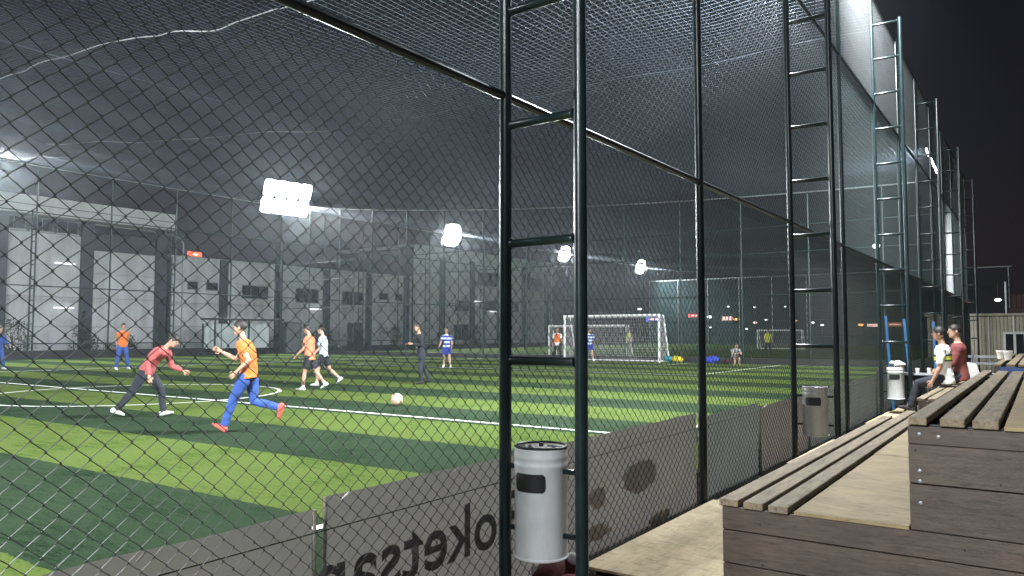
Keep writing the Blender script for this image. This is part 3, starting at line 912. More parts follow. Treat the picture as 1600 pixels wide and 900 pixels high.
MB().box((BX - 12, .1, 0), (BX - .14, 27.6, 10.9)).build('core', M['pilaster'], blk)
ysb = [.05] + [p - 59.6 for p in pil if 60 < p < 87] + [27.6]
for p in pil:
    pass
pil2 = [58.75 + 5.36 * i for i in range(6)]
wall_panels(blk, BX - .12, BX, [.05] + [p - 59.6 for p in pil2 if p > 60] + [27.6], [0, 2.6, 4.2, 5.9, 7.4, 9.2, 11.1], 'wall_b')
for p in pil2:
    if p > 60: MB().box((BX + .003, p - 59.6 - .38, 0), (BX + .24, p - 59.6 + .38, 10.2)).build('pilaster', M['pilaster'], blk)
MB().bbox((BX - 12, 0, 11.11), (BX + .25, 27.7, 11.3), .02).build('coping', M['fascia'], blk)
for a, b, c, d in ((70.6, 75.0, 7.5, 9.1), (66.4, 68.9, 4.4, 5.6), (72.0, 74.4, 4.6, 5.75), (66.3, 68.9, 1.2, 2.9), (77, 79, 4.6, 5.75), (80.5, 84.5, 7.5, 9.1)):
    window(blk, BX + .02, a - 59.6, b - 59.6, c, d, 2)
tl = MB().bbox((0, -.65, -.04), (.08, .65, .04), .01).mesh('tube_light', M['tube_on'])
for n_, (y, z, lab) in enumerate(((24.7, 6.24, 'upper white strip light on the hall wall between pilasters'), (24.7, 3.27, 'lower white strip light on the hall wall between pilasters'),
                       (46.2, 3.76, 'white strip light under the square window of the low building'), (70.2, 5.3, 'upper white strip light on the tall block'),
                       (73.3, 4.2, 'lower white strip light on the tall block'))):
    tag(link('strip_light', tl, None, (BX + .26 if n_ < 3 else BX + .27, y, z)), lab, 'strip light', 'strip lights on the far walls')
sg = empty('lit_sign', (BX - .3, 34.5, 7.42), 0, 'small red lit sign on the roof of the low building', 'sign')
MB().bbox((-.12, -.66, .12), (.1, .66, .55), .02).build('box', M['lamp_body'], sg)
MB().box((.101, -.60, .17), (.115, .60, .50)).build('face', M['red_sign'], sg)
for y in (-.4, .4): MB().tube([(0, y, 0), (0, y, .13)], .03, 6).build('leg', M['lamp_body'], sg)
gl = MB().ball((.125, .05, .30), .01, .22, .06, 8, 6).build('glow_letter', M['pink_sign'], sg)
for (y, z, h, lab) in ((49.4, 0, 8.2, 'thin street lamp with a bent arm above the low building'), (32.3, 0, 8.9, 'thin pole with a bracket at the end of the canopy')):
    sl = empty('street_lamp', (-52.2, y, -.3), 0, lab, 'street lamp')
    MB().tube([(0, 0, 0), (0, 0, h - .4), (0, -.25, h - .05), (0, -.7, h + .15)], .06, 8).build('pole', M['galv'], sl, smooth=True)
    MB().ball((0, -.95, h + .15), .14, .36, .08, 10, 6).build('lamp_head', M['galv'], sl, smooth=True)

# shelter (dugout) on the far touchline
sh = empty('dugout_shelter', (-46.6, 31.3, .05), 0, 'dark framed shelter with clear panels behind the players', 'shelter')
for y in (0.03, 2.75, 5.5):
    MB().box((-.05, y - .05, 0), (.05, y + .05, 2.45)).build('frame_post', M['pilaster'], sh)
    MB().box((-1.45, y - .05, 0), (-1.35, y + .05, 2.2)).build('frame_post', M['pilaster'], sh)
MB().bbox((-1.55, -.1, 2.46), (.25, 5.65, 2.58), .02).build('roof', M['pilaster'], sh)
for i in range(4):
    MB().box((-1.34, .12 + 1.36 * i, .45), (-1.31, 1.40 + 1.36 * i, 2.2)).build('panel', M['panel_clear'], sh)
MB().bbox((-1.25, .15, .40), (-.85, 5.35, .46), .01).build('seat', M['pilaster'], sh)
for y in (.5, 2.7, 5.0): MB().box((-1.1, y, 0), (-1.0, y + .06, .40)).build('leg', M['pilaster'], sh)
bxs = empty('dark_cabinet', (-46.7, 37.9, .05), 0, 'dark tall cabinet beside the clear shelter', 'cabinet')
MB().bbox((-.5, -.75, 0), (.3, .75, 2.35), .03).build('body', M['pilaster'], bxs)
MB().box((.301, -.70, .1), (.325, -.01, 2.28)).build('door', M['winframe'], bxs)
MB().box((.301, .01, .1), (.325, .70, 2.28)).build('door', M['winframe'], bxs)

# shrubs and small trees in front of the far walls
def shrub(x, y, h, w, label, seed, trunk=True, conical=False):
    root = empty('shrub', (x, y, -.3), 0, label, 'shrub', 'dark shrubs along the far wall')
    rnd = random.Random(seed)
    t = MB()
    t.tube([(0, 0, 0), (.03, .02, h * .4), (-.02, .03, h * .7)], [.06, .045, .02], 6)
    for k in range(5):
        a = rnd.uniform(0, 6.28); z = h * rnd.uniform(.25, .6)
        t.tube([(0, 0, z), (w * .3 * math.cos(a), w * .3 * math.sin(a), z + h * .22)], [.03, .01], 5)
    t.build('trunk', M['bark'], root, smooth=True)
    c = MB()
    cl = [(rnd.gauss(0, .28) * w, rnd.gauss(0, .28) * w, h * rnd.uniform(.18, .95)) for _ in range(16)]
    for _ in range(1500):
        cx, cy, cz = rnd.choice(cl)
        sc = (1 - cz / h * .85) if conical else 1
        p = Vector((cx * sc + rnd.gauss(0, .13) * w * sc, cy * sc + rnd.gauss(0, .13) * w * sc, cz + rnd.gauss(0, .08) * h))
        if p.z < .05: continue
        a = Vector((rnd.gauss(0, 1), rnd.gauss(0, 1), rnd.gauss(0, 1))).normalized(); b = a.orthogonal().normalized()
        L = rnd.uniform(.06, .14)
        c.add([p, p + a * L * .5 + b * L * .28, p + a * L, p + a * L * .5 - b * L * .28], [(0, 1, 2, 3)])
    co = c.build('crown', M['leaf'], root)
    return root
for n_, (x, y, h, w, lab, con) in enumerate(((-50.6, 20.4, 2.6, 1.5, 'dark shrub at the left edge below the hall', False), (-50.8, 24.6, 3.1, 1.9, 'pyramid shaped dark shrub in front of the hall pilaster', True),
        (-50.8, 27.4, 1.7, 1.6, 'low dark shrub right of the pyramid shrub', False), (-50.8, 30.2, 2.2, 1.3, 'dark shrub behind the man in orange bib and blue trousers', False), (-50.6, 45.0, 2.3, 1.7, 'dark shrub behind the player in light blue shirt', False),
        (-50.8, 48.6, 2.9, 1.3, 'narrow dark shrub right of the strip light', True), (-50.8, 53.6, 2.4, 1.8, 'dark shrub left of the player in black', False), (-50.9, 60.5, 2.6, 1.6, 'dark shrub at the corner of the tall block', True), (-50.9, 66, 2.8, 1.6, 'dark shrub in front of the tall block', False))):
    shrub(x, y, h, w, lab, 20 + n_, conical=con)

# ------------------------------------------------------------------ lights and signs of the town behind the second pitch
def town_lamp(x, y, z, mk, label, s=.22):
    root = empty('street_lamp', (x, y, -.3), 0, label, 'street lamp', 'far street lamps beyond the second pitch')
    MB().tube([(0, .1, 0), (0, .1, z + .2), (0, 0, z + .45)], .06, 6).build('pole', M['lamp_body'], root)
    MB().ball((0, -.1, z + .3), s * 1.3, s * .8, s * .65, 10, 6).build('lamp_head', M[mk], root, smooth=True)
TY = 120
for x, z, mk, s, lab in ((-56.65, 5.8, 'white_dot', .28, 'white street lamp above the red shop sign'), (-44.3, 4.3, 'white_dot', .34, 'white lamp just right of the single post'),
        (-40.0, 3.86, 'orange_dot', .3, 'orange lamp beside the pale red sign'), (-36.96, 3.3, 'pink_sign', .26, 'pinkish lamp between the goals'), (-35.26, 3.7, 'white_dot', .2, 'white lamp above the distant goal left post'),
        (-41.2, 5.92, 'white_dot', .18, 'faint high white lamp, left one of three'), (-37.0, 5.73, 'white_dot', .16, 'faint high white lamp, middle one of three'), (-32.3, 5.74, 'white_dot', .15, 'faint high white lamp, right one of three'),
        (-38.3, 2.32, 'white_dot', .17, 'low white lamp behind the sitting player'), (-31.0, 3.56, 'orange_dot', .34, 'orange lamp beside the second ladder frame'), (-28.3, 3.25, 'white_dot', .22, 'white lamp inside the second ladder frame'),
        (-27.0, 2.85, 'white_dot', .2, 'white lamp near the outer upright of the second ladder frame'), (-21.66, 2.85, 'orange_dot', .3, 'orange lamp between second and third ladder frames'), (-44.2, 2.6, 'white_dot', .16, 'small low white lamp under the bright one'),
        (-52.0, 3.0, 'white_dot', .16, 'small white lamp inside the large goal')):
    town_lamp(x, TY, z, mk, lab, s)
def town_sign(x0, x1, z0, z1, mk, label):
    root = empty('shop_sign', ((x0 + x1) / 2, TY + 1, -.3), 0, label, 'sign', 'lit shop signs of the town')
    w = (x1 - x0) / 2
    MB().bbox((-w - .3, .2, 0), (w + .3, 5, z1 + .9), .05).build('shop_front', M['skyline'], root)
    MB().bbox((-w, 0, z0 + .3), (w, .2, z1 + .3), .03).build('sign_box', M[mk], root)
    MB().bbox((-w * .6, -.02, z0 + .3 + (z1 - z0) * .35), (w * .7, .0, z0 + .3 + (z1 - z0) * .65), .005).build('sign_text', M['pink_sign'], root)
town_sign(-48.4, -46.2, 4.3, 4.85, 'red_sign2', 'red lit shop sign left of the single fence post')
town_sign(-42.7, -41.0, 3.65, 4.35, 'pink_sign', 'pale pinkish lit shop sign')
town_sign(-56.0, -53.4, 3.6, 4.5, 'blue_sign', 'blue lit sign seen through the large goal')
town_sign(-21.0, -19.2, 2.6, 3.0, 'pink_sign', 'pale sign strip between the ladder frames')
town_sign(-18.4, -16.3, 2.6, 3.2, 'orange_sign', 'orange lit sign behind the blue stand')
tower = empty('light_tower', (-16.7, 104, -.3), 0, 'distant light tower with one bright lamp', 'light tower')
MB().tube([(0, 0, 0), (0, 0, 12.6)], .09, 8).build('pole', M['galv'], tower)
MB().ball((0, -.2, 12.8), .45, .25, .32, 10, 6).build('lamp_head', M['white_dot'], tower, smooth=True)

# ------------------------------------------------------------------ cabin and things at the right
cab = empty('site_cabin', (-4.6, 42, -.3), 0, 'beige ribbed cabin with white double window', 'cabin')
MB().box((0, .12, 0), (7.5, 6, 2.70)).build('core', M['clad'], cab)
pw = MB()
for i in range(50):
    x = .15 * i
    if 3.08 < x + .06 < 3.86 and False: continue
    MB().bbox((x + .006, .02, .02), (x + .146, .115, 2.64), .02).build('cladding_strip', M['clad'], cab)
for i in range(8): MB().box((.55 + .98 * i, -.02, .02), (.60 + .98 * i, .018, 2.66)).build('cover_strip', M['pvc'], cab)
MB().bbox((-.1, -.1, 2.66), (7.6, 6.1, 2.78), .02).build('roof', M['clad'], cab)
wf = MB()
wx0, wx1, wz0, wz1 = 3.10, 3.98, .85, 1.82
for a in ((wx0, wx0 + .09), ((wx0 + wx1) / 2 - .05, (wx0 + wx1) / 2 + .05), (wx1 - .09, wx1)): wf.box((a[0], -.06, wz0), (a[1], -.023, wz1))
wf.box((wx0, -.06, wz1 + .003), (wx1, -.023, wz1 + .10)); wf.box((wx0, -.06, wz0 - .09), (wx1, -.023, wz0 - .003))
wo_ = wf.build('window', M['pvc'], cab)
MB().box((wx0 + .05, -.04, wz0 + .01), (wx1 - .05, -.0215, wz1 - .01)).build('pane', M['glass'], wo_)
pg = empty('pergola', (-1.3, 44, -.3), 0, 'dark red pitched roof on a post behind the beige cabin', 'pergola')
MB().box((-.15, -.05, 2.3), (-.08, .05, 4.35)).build('post', M['galv'], pg)
rr_ = MB()
for i in range(26):
    rr_.box((.12 + .2 * i, 0, 3.1), (.30 + .2 * i, 3, 3.72))
rr_.build('roof_panel', M['roof_red'], pg)
MB().box((.0, .02, 2.80), (6, 3, 3.09)).build('beam', M['roof_red'], pg)
for (x, z, mk, lab) in ((-3.15, 3.15, 'orange_dot', 'orange lamp hanging beyond the last ladder frame'), (-1.75, 3.2, 'white_dot', 'white lamp in the dark above the beige cabin')):
    r_ = empty('hanging_lamp', (x, 44.5, z), 0, lab, 'lamp')
    MB().ball((0, 0, 0), .15, .08, .07, 10, 6).build('bulb', M[mk], r_, smooth=True)
    MB().tube([(0, 0, .06), (0, 0, .9)], .012, 5).build('cord', M['black'], r_)

# plastic chairs, table, bench, blue stand, pots, tarpaulin
def plastic_chair(x, y, z, rz, label):
    root = empty('plastic_chair', (x, y, z), rz, label, 'chair', 'white plastic chairs on the walkway')
    MB().bbox((-.22, -.22, .42), (.22, .22, .45), .012).build('seat', M['pvc'], root)
    b = MB()
    vs = []
    for j in range(6):
        for i in range(7):
            u = -.21 + .07 * i; v = j / 5
            wd = 1 - .18 * v * v
            vs.append((u * wd, .21 + .12 * v + .06 * (1 - (u / .21) ** 2) , .46 + .42 * v - .03 * (u / .21) ** 2 * v))
    F = [(j * 7 + i, j * 7 + i + 1, (j + 1) * 7 + i + 1, (j + 1) * 7 + i) for j in range(5) for i in range(6)]
    n = len(vs)
    b.add(vs + [(p[0], p[1] + .012, p[2]) for p in vs], F + [tuple(i + n for i in f[::-1]) for f in F])
    b.build('backrest', M['pvc'], root, smooth=True)
    for sx_ in (-1, 1):
        for sy_ in (-1, 1):
            MB().tube([(sx_ * .2, sy_ * .2, .43), (sx_ * .235, sy_ * .235, 0)], .018, 6).build('leg', M['pvc'], root, smooth=True)
        MB().tube([(sx_ * .22, -.2, .45), (sx_ * .235, -.18, .62), (sx_ * .235, .2, .66)], .018, 6).build('armrest', M['pvc'], root, smooth=True)
    return root
plastic_chair(-1.93, 17.6, .02, R(-125), 'white plastic chair left of the man in white')
plastic_chair(-1.2, 19.9, .02, R(150), 'white plastic chair behind the man in maroon')
tb = empty('table', (-1.98, 16.75, .02), 0, 'small dark table with grey top left of the man in white', 'table')
MB().bbox((-.32, -.3, .70), (.27, .3, .735), .008).build('tabletop', M['winframe'], tb)
MB().box((-.27, -.26, .60), (.22, .26, .698)).build('apron', M['dark'], tb)
for sx_ in (-.27, .19):
    for sy_ in (-.25, .22): MB().box((sx_, sy_, 0), (sx_ + .05, sy_ + .05, .60)).build('leg', M['dark'], tb)
for x in (-.02, .16):
    tag(MB().lathe([(.03, 0), (.04, .1), (.036, .105)], 12).build('paper_cup', M['paper'], None, (-1.98 + x, 16.55 + x, .756), smooth=True), 'white paper cup on the left of the small dark table' if x < 0 else 'white paper cup on the right of the small dark table', 'cup')
bn = empty('metal_bench', (-1.0, 20.6, -.02), 0, 'dark metal bench with backrest bars behind the seated men', 'bench')
for x in (-.42, .3):
    MB().tube([(x, -.25, 0), (x, -.25, .55), (x, .15, .55), (x + .06, .3, 1.06)], .022, 8).build('side_frame', M['pilaster'], bn, smooth=True)
for i in range(3): MB().bbox((-.46, -.24 + .14 * i, .56), (.36, -.13 + .14 * i, .59), .005).build('seat_slat', M['winframe'], bn)
for z in (.82, .98): MB().bbox((-.46, .24 + (z - .8) * .25, z), (.40, .27 + (z - .8) * .25, z + .06), .004).build('back_slat', M['winframe'], bn)
bs = empty('blue_stand', (-2.2, 16.85, .02), 0, 'slanting blue steel tubes of a stand behind the distant white bin', 'stand')
for a, b in (((-.375, 0, 1.86), (-.285, 0, .0)), ((-.06, .1, 1.80), (.055, .1, .0)), ((.44, .3, 1.74), (.45, .3, 0))):
    mid = (Vector(a) + Vector(b)) / 2
    MB().tube([a, b], .026, 8).build('leg', M['blue_paint'], bs, smooth=True)
MB().tube([(-.30, 0, .22), (.04, .1, .22), (.45, .3, .22)], .022, 8).build('crossbar', M['blue_paint'], bs, smooth=True)
for (x, y, s, lab) in ((-.605, 15.52, 1.0, 'left white flowerpot on the far plank seat'), (-.475, 14.85, 1.05, 'right white flowerpot on the far plank seat')):
    r_ = empty('flowerpot', (x, y, 1.093), 0, lab, 'flowerpot', 'white flowerpots on the far bleacher')
    MB().lathe([(.045 * s, 0), (.062 * s, .12 * s), (.068 * s, .12 * s), (.068 * s, .145 * s), (.058 * s, .145 * s), (.055 * s, .12 * s), (.001, .118 * s)], 20).build('pot', M['terracotta'], r_, smooth=True)
    MB().lathe([(.055 * s, .119 * s), (.001, .127 * s)], 12, cap=False).build('soil', M['dark'], r_)
tp = MB(); nu = 14; nv = 5; vs = []
for j in range(nv + 1):
    for i in range(nu + 1):
        vs.append((-.53 + 1.1 * i / nu, 12.87 - .025 * abs(math.sin(i * 1.3)) - .02 * j / nv, 1.048 - .20 * j / nv + .01 * math.sin(i * 1.1)))
n = len(vs)
F = [(j * (nu + 1) + i, (j + 1) * (nu + 1) + i, (j + 1) * (nu + 1) + i + 1, j * (nu + 1) + i + 1) for j in range(nv) for i in range(nu)]
tp.add(vs + [(p[0], p[1] + .012, p[2]) for p in vs], F + [tuple(k + n for k in f[::-1]) for f in F])
tag(tp.build('tarpaulin', M['blue_cloth'], smooth=True), 'dark blue tarpaulin hanging under the far plank seat', 'tarpaulin')

# ------------------------------------------------------------------ people
SKIN = [mat('skin_a', (.48, .29, .20), .55, 0, .06, 12), mat('skin_b', (.40, .23, .155), .55, 0, .06, 12)]
HAIR = mat('dark_hair', (.016, .012, .010), .55, 0, .3, 40, .4, 80)
EYE = mat('eye_dark', (.015, .012, .01), .2, 0, 0)
LIP = mat('lip', (.30, .11, .09), .5, 0, 0)
def cloth(name, c, var=.10): return mat(name, c, .85, 0, var, 7, .35, 22)
C = dict(orange=cloth('orange_bib', (.70, .17, .035)), coral=cloth('coral_bib', (.82, .20, .10)), bluetrk=cloth('blue_tracksuit', (.035, .085, .33)), navy=cloth('dark_navy', (.018, .022, .032)),
         maroon=cloth('maroon_shirt', (.36, .075, .075)), black=cloth('black_sportswear', (.014, .016, .022)), white=cloth('white_shirt', (.76, .77, .76)), ltblue=cloth('light_blue_shirt', (.42, .52, .66)),
         royal=cloth('royal_blue_shorts', (.035, .05, .34)), red2=cloth('brick_red_top', (.19, .048, .045)), shoe_w=cloth('white_shoe', (.62, .64, .64)), shoe_p=cloth('pink_shoe', (.80, .14, .11)),
         shoe_k=cloth('black_shoe', (.02, .02, .022)), yellow=cloth('yellow_vest', (.55, .60, .06)), grey=cloth('grey_shirt', (.22, .23, .24)), sock=cloth('white_sock', (.65, .66, .66)))
def hoop_mat():
    m = bpy.data.materials.new('blue_white_hoops'); m.use_nodes = True; t = m.node_tree; b = t.nodes["Principled BSDF"]
    b.inputs["Roughness"].default_value = .85
    tc_ = t.nodes.new("ShaderNodeTexCoord"); s_ = t.nodes.new("ShaderNodeSeparateXYZ"); t.links.new(tc_.outputs["Object"], s_.inputs[0])
    d = t.nodes.new("ShaderNodeMath"); d.operation = 'DIVIDE'; d.inputs[1].default_value = .17; t.links.new(s_.outputs["Z"], d.inputs[0])
    f = t.nodes.new("ShaderNodeMath"); f.operation = 'FRACT'; t.links.new(d.outputs[0], f.inputs[0])
    g = t.nodes.new("ShaderNodeMath"); g.operation = 'GREATER_THAN'; g.inputs[1].default_value = .5; t.links.new(f.outputs[0], g.inputs[0])
    x_ = t.nodes.new("ShaderNodeMix"); x_.data_type = 'RGBA'; x_.inputs[6].default_value = (.03, .06, .35, 1); x_.inputs[7].default_value = (.55, .62, .7, 1)
    t.links.new(g.outputs[0], x_.inputs["Factor"]); t.links.new(x_.outputs[2], b.inputs["Base Color"])
    return m
C['hoops'] = hoop_mat()

from mathutils import noise
def remesh(mb, name, mats, vox, extra=None, smooth_it=3, fold=0.0):
    seed_off = random.uniform(0, 50)
    me = mb.mesh(name + '_raw', mats)
    ob = bpy.data.objects.new('tmp', me); COL.objects.link(ob)
    md = ob.modifiers.new('r', 'REMESH'); md.mode = 'VOXEL'; md.voxel_size = vox
    if smooth_it:
        sm = ob.modifiers.new('s', 'SMOOTH'); sm.iterations = smooth_it; sm.factor = .5
    dg = bpy.context.evaluated_depsgraph_get()
    ev = ob.evaluated_get(dg)
    m2 = bpy.data.meshes.new_from_object(ev)
    bpy.data.objects.remove(ob); bpy.data.meshes.remove(me)
    m2.name = name
    if fold:
        m2.update()
        for v in m2.vertices:
            c = v.co
            q = noise.noise(Vector((c.x * 9 + seed_off, c.y * 9, c.z * 14))) + .5 * noise.noise(Vector((c.x * 22, c.y * 22 + seed_off, c.z * 26)))
            v.co = c + v.normal * (q * fold)
    if extra:
        bm = bmesh.new(); bm.from_mesh(m2)
        ex = extra.mesh('x', None); bm.from_mesh(ex); bm.to_mesh(m2); bm.free(); bpy.data.meshes.remove(ex)
    m2.materials.clear()
    m2.materials.append(mats)
    m2.polygons.foreach_set("use_smooth", [True] * len(m2.polygons))
    m2.polygons.foreach_set("material_index", [0] * len(m2.polygons))
    m2.update()
    return m2

def person(loc, facing, pose, wear, label, h=1.75, vox=.014, skin=0, group='players on the pitch', ground=None, base=.05):
    """pose: lean, side, twist, head (turn), nod, arms L/R=(flex, abd, elbow, inward), legs L/R=(flex, abd, knee, foot)."""
    sc = h / 1.75
    p = dict(lean=3, side=0, twist=0, turn=0, nod=0, L=(5, 8, 15), Rr=(5, 8, 15), lL=(5, 4, 5, 0), lR=(-5, 4, 5, 0), seat=False, build=1.0)
    p.update(pose)
    root = empty('person', (0, 0, 0), facing, label, 'person', group)
    X = Vector((1, 0, 0)); Yv = Vector((0, 1, 0)); Z = Vector((0, 0, 1))
    def rx(v, a): return Matrix.Rotation(R(a), 3, 'X') @ v
    Ms = Matrix.Rotation(R(p['side']), 3, 'Y') @ Matrix.Rotation(R(-p['lean']), 3, 'X')
    spine = Ms @ Z; fwd = Ms @ Yv; rgt = Ms @ X
    Mt = Matrix.Rotation(R(p['twist']), 3, spine)
    fwdc = Mt @ fwd; rgtc = Mt @ rgt
    pel = Vector((0, 0, 0))
    bw = p['build']
    def mixf(t):
        a = min(1, max(0, t / .4)); f = (fwd.lerp(fwdc, a)).normalized(); return f.cross(spine).normalized() if False else (rgt.lerp(rgtc, a)).normalized(), f
    def tor(t, r1, r2, infl=0):
        a, f = mixf(t)
        bend = fwd * (.05 * math.sin(max(0, min(1, t / .5)) * math.pi) * (-1 if p['lean'] > 8 else .2))
        return (pel + spine * t + bend, a, f, r1 * bw + infl, r2 * bw + infl)
    TOR = [(-.09, .10, .075), (-.04, .150, .105), (.03, .165, .115), (.10, .152, .108), (.18, .142, .100), (.28, .155, .108), (.38, .175, .116), (.45, .180, .112), (.505, .150, .092), (.545, .085, .070)]
    neck0 = pel + spine * .53
    hd = (Matrix.Rotation(R(-p['nod']), 3, rgtc) @ Matrix.Rotation(R(p['turn']), 3, spine))
    hup = (hd @ (spine * .6 + Z * .4).normalized()); hf = (hd @ fwdc); hf = (hf - hup * hf.dot(hup)).normalized(); hr = hf.cross(hup)
    neck1 = neck0 + spine * .10 + fwdc * .015
    hc = neck1 + hup * .115 + hf * .018
    body = MB()
    body.rings([tor(*t) for t in TOR])
    body.tube([neck0 - spine * .03, neck0 + spine * .04, neck1 + hup * .03], [.062, .054, .052], 12)
    # skull + jaw
    HR = [(-.115, .030, .035, .045), (-.10, .048, .056, .034), (-.06, .062, .076, .014), (-.02, .070, .088, .004), (.03, .074, .094, 0), (.07, .070, .088, -.004), (.10, .052, .066, -.006), (.118, .022, .03, -.006)]
    body.rings([(hc + hup * z + hf * o, hr, hf, a, b) for z, a, b, o in HR], 16)
    extra = MB()
    shirt = MB(); sleeves = wear.get('sleeve', .22)
    shirt.rings([tor(t, a, b, .016) for t, a, b in TOR if t > wear.get('hem', -.06)] )
    hemt = wear.get('hem', -.06)
    shirt.rings([tor(hemt - .02, .172, .122, .016), tor(hemt + .06, .166, .118, .017), tor(.12, .15, .108, .016)])
    sho = {}
    for s, key in ((-1, 'L'), (1, 'Rr')):
        A = p[key]; fl, ab, el = A[:3]; inn = A[3] if len(A) > 3 else 0
        shp = pel + spine * .455 + rgtc * (s * .178 * bw)
        base_dn = -spine * .5 - Z * .5
        base_dn.normalize()
        def adir(angle, abd, i=0):
            v = rx(-Z, angle)                     # +angle swings forward (towards +Y)
            v = Matrix.Rotation(R(-s * abd), 3, 'Y') @ v
            v = Matrix.Rotation(R(p['twist']), 3, 'Z') @ v
            if i: v = Matrix.Rotation(R(s * i), 3, 'Z') @ v
            return v.normalized()
        ud = adir(fl, ab); fd = adir(fl + el, ab * .6, inn)
        elb = shp + ud * .285; wri = elb + fd * .245
        body.tube([shp - rgtc * (s * .06), shp, shp + ud * .08, shp + ud * .18, elb, elb + fd * .07, elb + fd * .16, wri, wri + fd * .03], [.05, .058, .052, .046, .039, .041, .034, .026, .026], 10)
        # palm
        side = (rgtc - fd * rgtc.dot(fd)).normalized(); nrm = fd.cross(side)
        pd = fwdc - fd * fwdc.dot(fd); pd = pd.normalized() if pd.length > .2 else side
        nn = fd.cross(pd)
        body.rings([(wri + fd * t, pd, nn, a, b) for t, a, b in ((-.01, .024, .019), (.03, .036, .017), (.07, .041, .015), (.095, .038, .012))], 10)
        palm = wri + fd * .09
        for q, (off, ln) in enumerate(((-.030, .062), (-.010, .074), (.010, .078), (.030, .070))):
            c1 = palm + pd * off; d1 = (fd - rgtc * (s * .25)).normalized(); d2 = (fd * .6 - rgtc * (s * .75)).normalized()
            extra.tube([c1 - fd * .012, c1 + d1 * ln * .5, c1 + d1 * ln * .5 + d2 * ln * .5], [.0095, .0088, .007], 6)
        c1 = wri + fd * .035 + pd * .032
        extra.tube([c1 - pd * .01, c1 + pd * .025 + fd * .02, c1 + pd * .03 + fd * .055], [.011, .010, .008], 6)
        L_ = sleeves
        sp = [shp - rgtc * (s * .07), shp, shp + ud * min(L_, .12)]; sr = [.066, .074, .068]
        if L_ >= .12: sp.append(shp + ud * min(L_, .285)); sr.append(.062 if L_ < .3 else .055)
        if L_ > .3:
            sp += [elb + fd * .08, elb + fd * .20, wri - fd * .01]; sr += [.052, .046, .040]
        shirt.tube(sp, sr, 12)
    low = []
    pants = MB()
    pants.rings([tor(-.085, .125, .095, .008), tor(-.04, .150, .108, .013), tor(.03, .160, .112, .013), tor(.085, .150, .104, .011)])
    shoes = []
    PL = wear.get('leg', 'long')
    for s, key in ((-1, 'lL'), (1, 'lR')):
        fl, ab, kn, ft = p[key]
        hip = pel - spine * .03 + rgt * (s * .092)
        def ldir(a):
            v = rx(-Z, a)
            return (Matrix.Rotation(R(-s * ab), 3, 'Y') @ v).normalized()
        td = ldir(fl); sd = ldir(fl - kn)
        kne = hip + td * .425; ank = kne + sd * .415
        body.tube([hip + Z * .02, hip + td * .06, hip + td * .2, kne - td * .05, kne, kne + sd * .06, kne + sd * .14, kne + sd * .28, ank, ank + sd * .03], [.082, .090, .080, .060, .055, .053, .058, .046, .036, .036], 12)
        fdv = Matrix.Rotation(R(ft), 3, 'X') @ (rx(Yv, fl - kn))
        fdv = (Matrix.Rotation(R(-s * ab), 3, 'Y') @ fdv).normalized()
        fup = fdv.cross(X).normalized() * -1
        if fup.dot(sd) > 0: fup = -fup
        sid = fdv.cross(fup)
        heel = ank + sd * .045
        shm = MB()
        shm.rings([(heel + fdv * a + fup * z_, sid, fup, w_, h_) for a, z_, w_, h_ in ((-.075, .0, .022, .028), (-.06, .005, .036, .045), (-.01, .012, .041, .055), (.05, .0, .044, .043), (.11, -.010, .048, .032), (.16, -.018, .042, .023), (.19, -.024, .022, .014))], 14)
        shm.tube([heel + fup * .03, ank - sd * .05], [.045, .045], 10)
        shoes.append(shm)
        low += [heel + fdv * .15 - fup * .045, heel - fdv * .06 - fup * .045]
        if PL == 'long':
            pants.tube([hip + Z * .03, hip + td * .08, hip + td * .22, kne, kne + sd * .15, ank - sd * .06, ank + sd * .0], [.096, .106, .094, .073, .070, .062, .060], 12)
        else:
            pants.tube([hip + Z * .03, hip + td * .08, hip + td * .22, hip + td * .33], [.098, .110, .103, .100], 12)
    zmin = min(v.z for v in low)
    if p['seat']:
        off = Vector((0, 0, p['seat'] / sc + .155 - 0))
    else:
        off = Vector((0, 0, -zmin))
    root.scale = (sc, sc, sc)
    root.location = (loc[0], loc[1], base if not p['seat'] else 0.0)
    def shift(mb):
        mb.v = [tuple(Vector(v) + off) for v in mb.v]; return mb
    link('body', remesh(shift(body), 'body', SKIN[skin], vox, shift(extra)), root)
    link('shirt', remesh(shift(shirt), 'shirt', wear['top'], vox, fold=.007 if vox < .0145 else 0), root)
    link('shorts' if PL != 'long' else 'trousers', remesh(shift(pants), 'trousers', wear['bottom'], vox, fold=.005 if vox < .0145 else 0), root)
    for shm in shoes: shift(shm).build('shoe', wear['shoe'], root, smooth=True)
    if wear.get('bib'):
        bb = MB(); bb.rings([tor(t, a, b, .026) for t, a, b in TOR if -.02 < t < .52])
        link('bib', remesh(shift(bb), 'bib', wear['bib'], vox), root)
    if wear.get('band'):
        t0, t1, cm, cm2 = wear['band']
        bb = MB(); bb.rings([tor(t, .168, .117, .021) for t in (t0, (t0 + t1) / 2, t1)], 28); shift(bb).build('chest_band', cm, root, smooth=True)
        bb = MB(); bb.rings([tor(t, .168, .117, .0225) for t in (t0 - .022, t0)], 28); shift(bb).build('chest_band', cm2, root, smooth=True)
        bb = MB(); bb.rings([tor(t, .168, .117, .0225) for t in (t1, t1 + .022)], 28); shift(bb).build('chest_band', cm2, root, smooth=True)
    if wear.get('patch'):
        a, f = mixf(.2)
        ptc = MB(); c0 = pel + spine * wear['patch'][0] + f * (wear['patch'][1])
        ptc.rings([(c0 - f * .012, rgtc, spine, .055, .04), (c0 + f * .012, rgtc, spine, .055, .04)], 12); shift(ptc).build('patch', C['white'], root)
    # hair cap
    hm = MB()
    vs = []; nu, nv = 18, 10
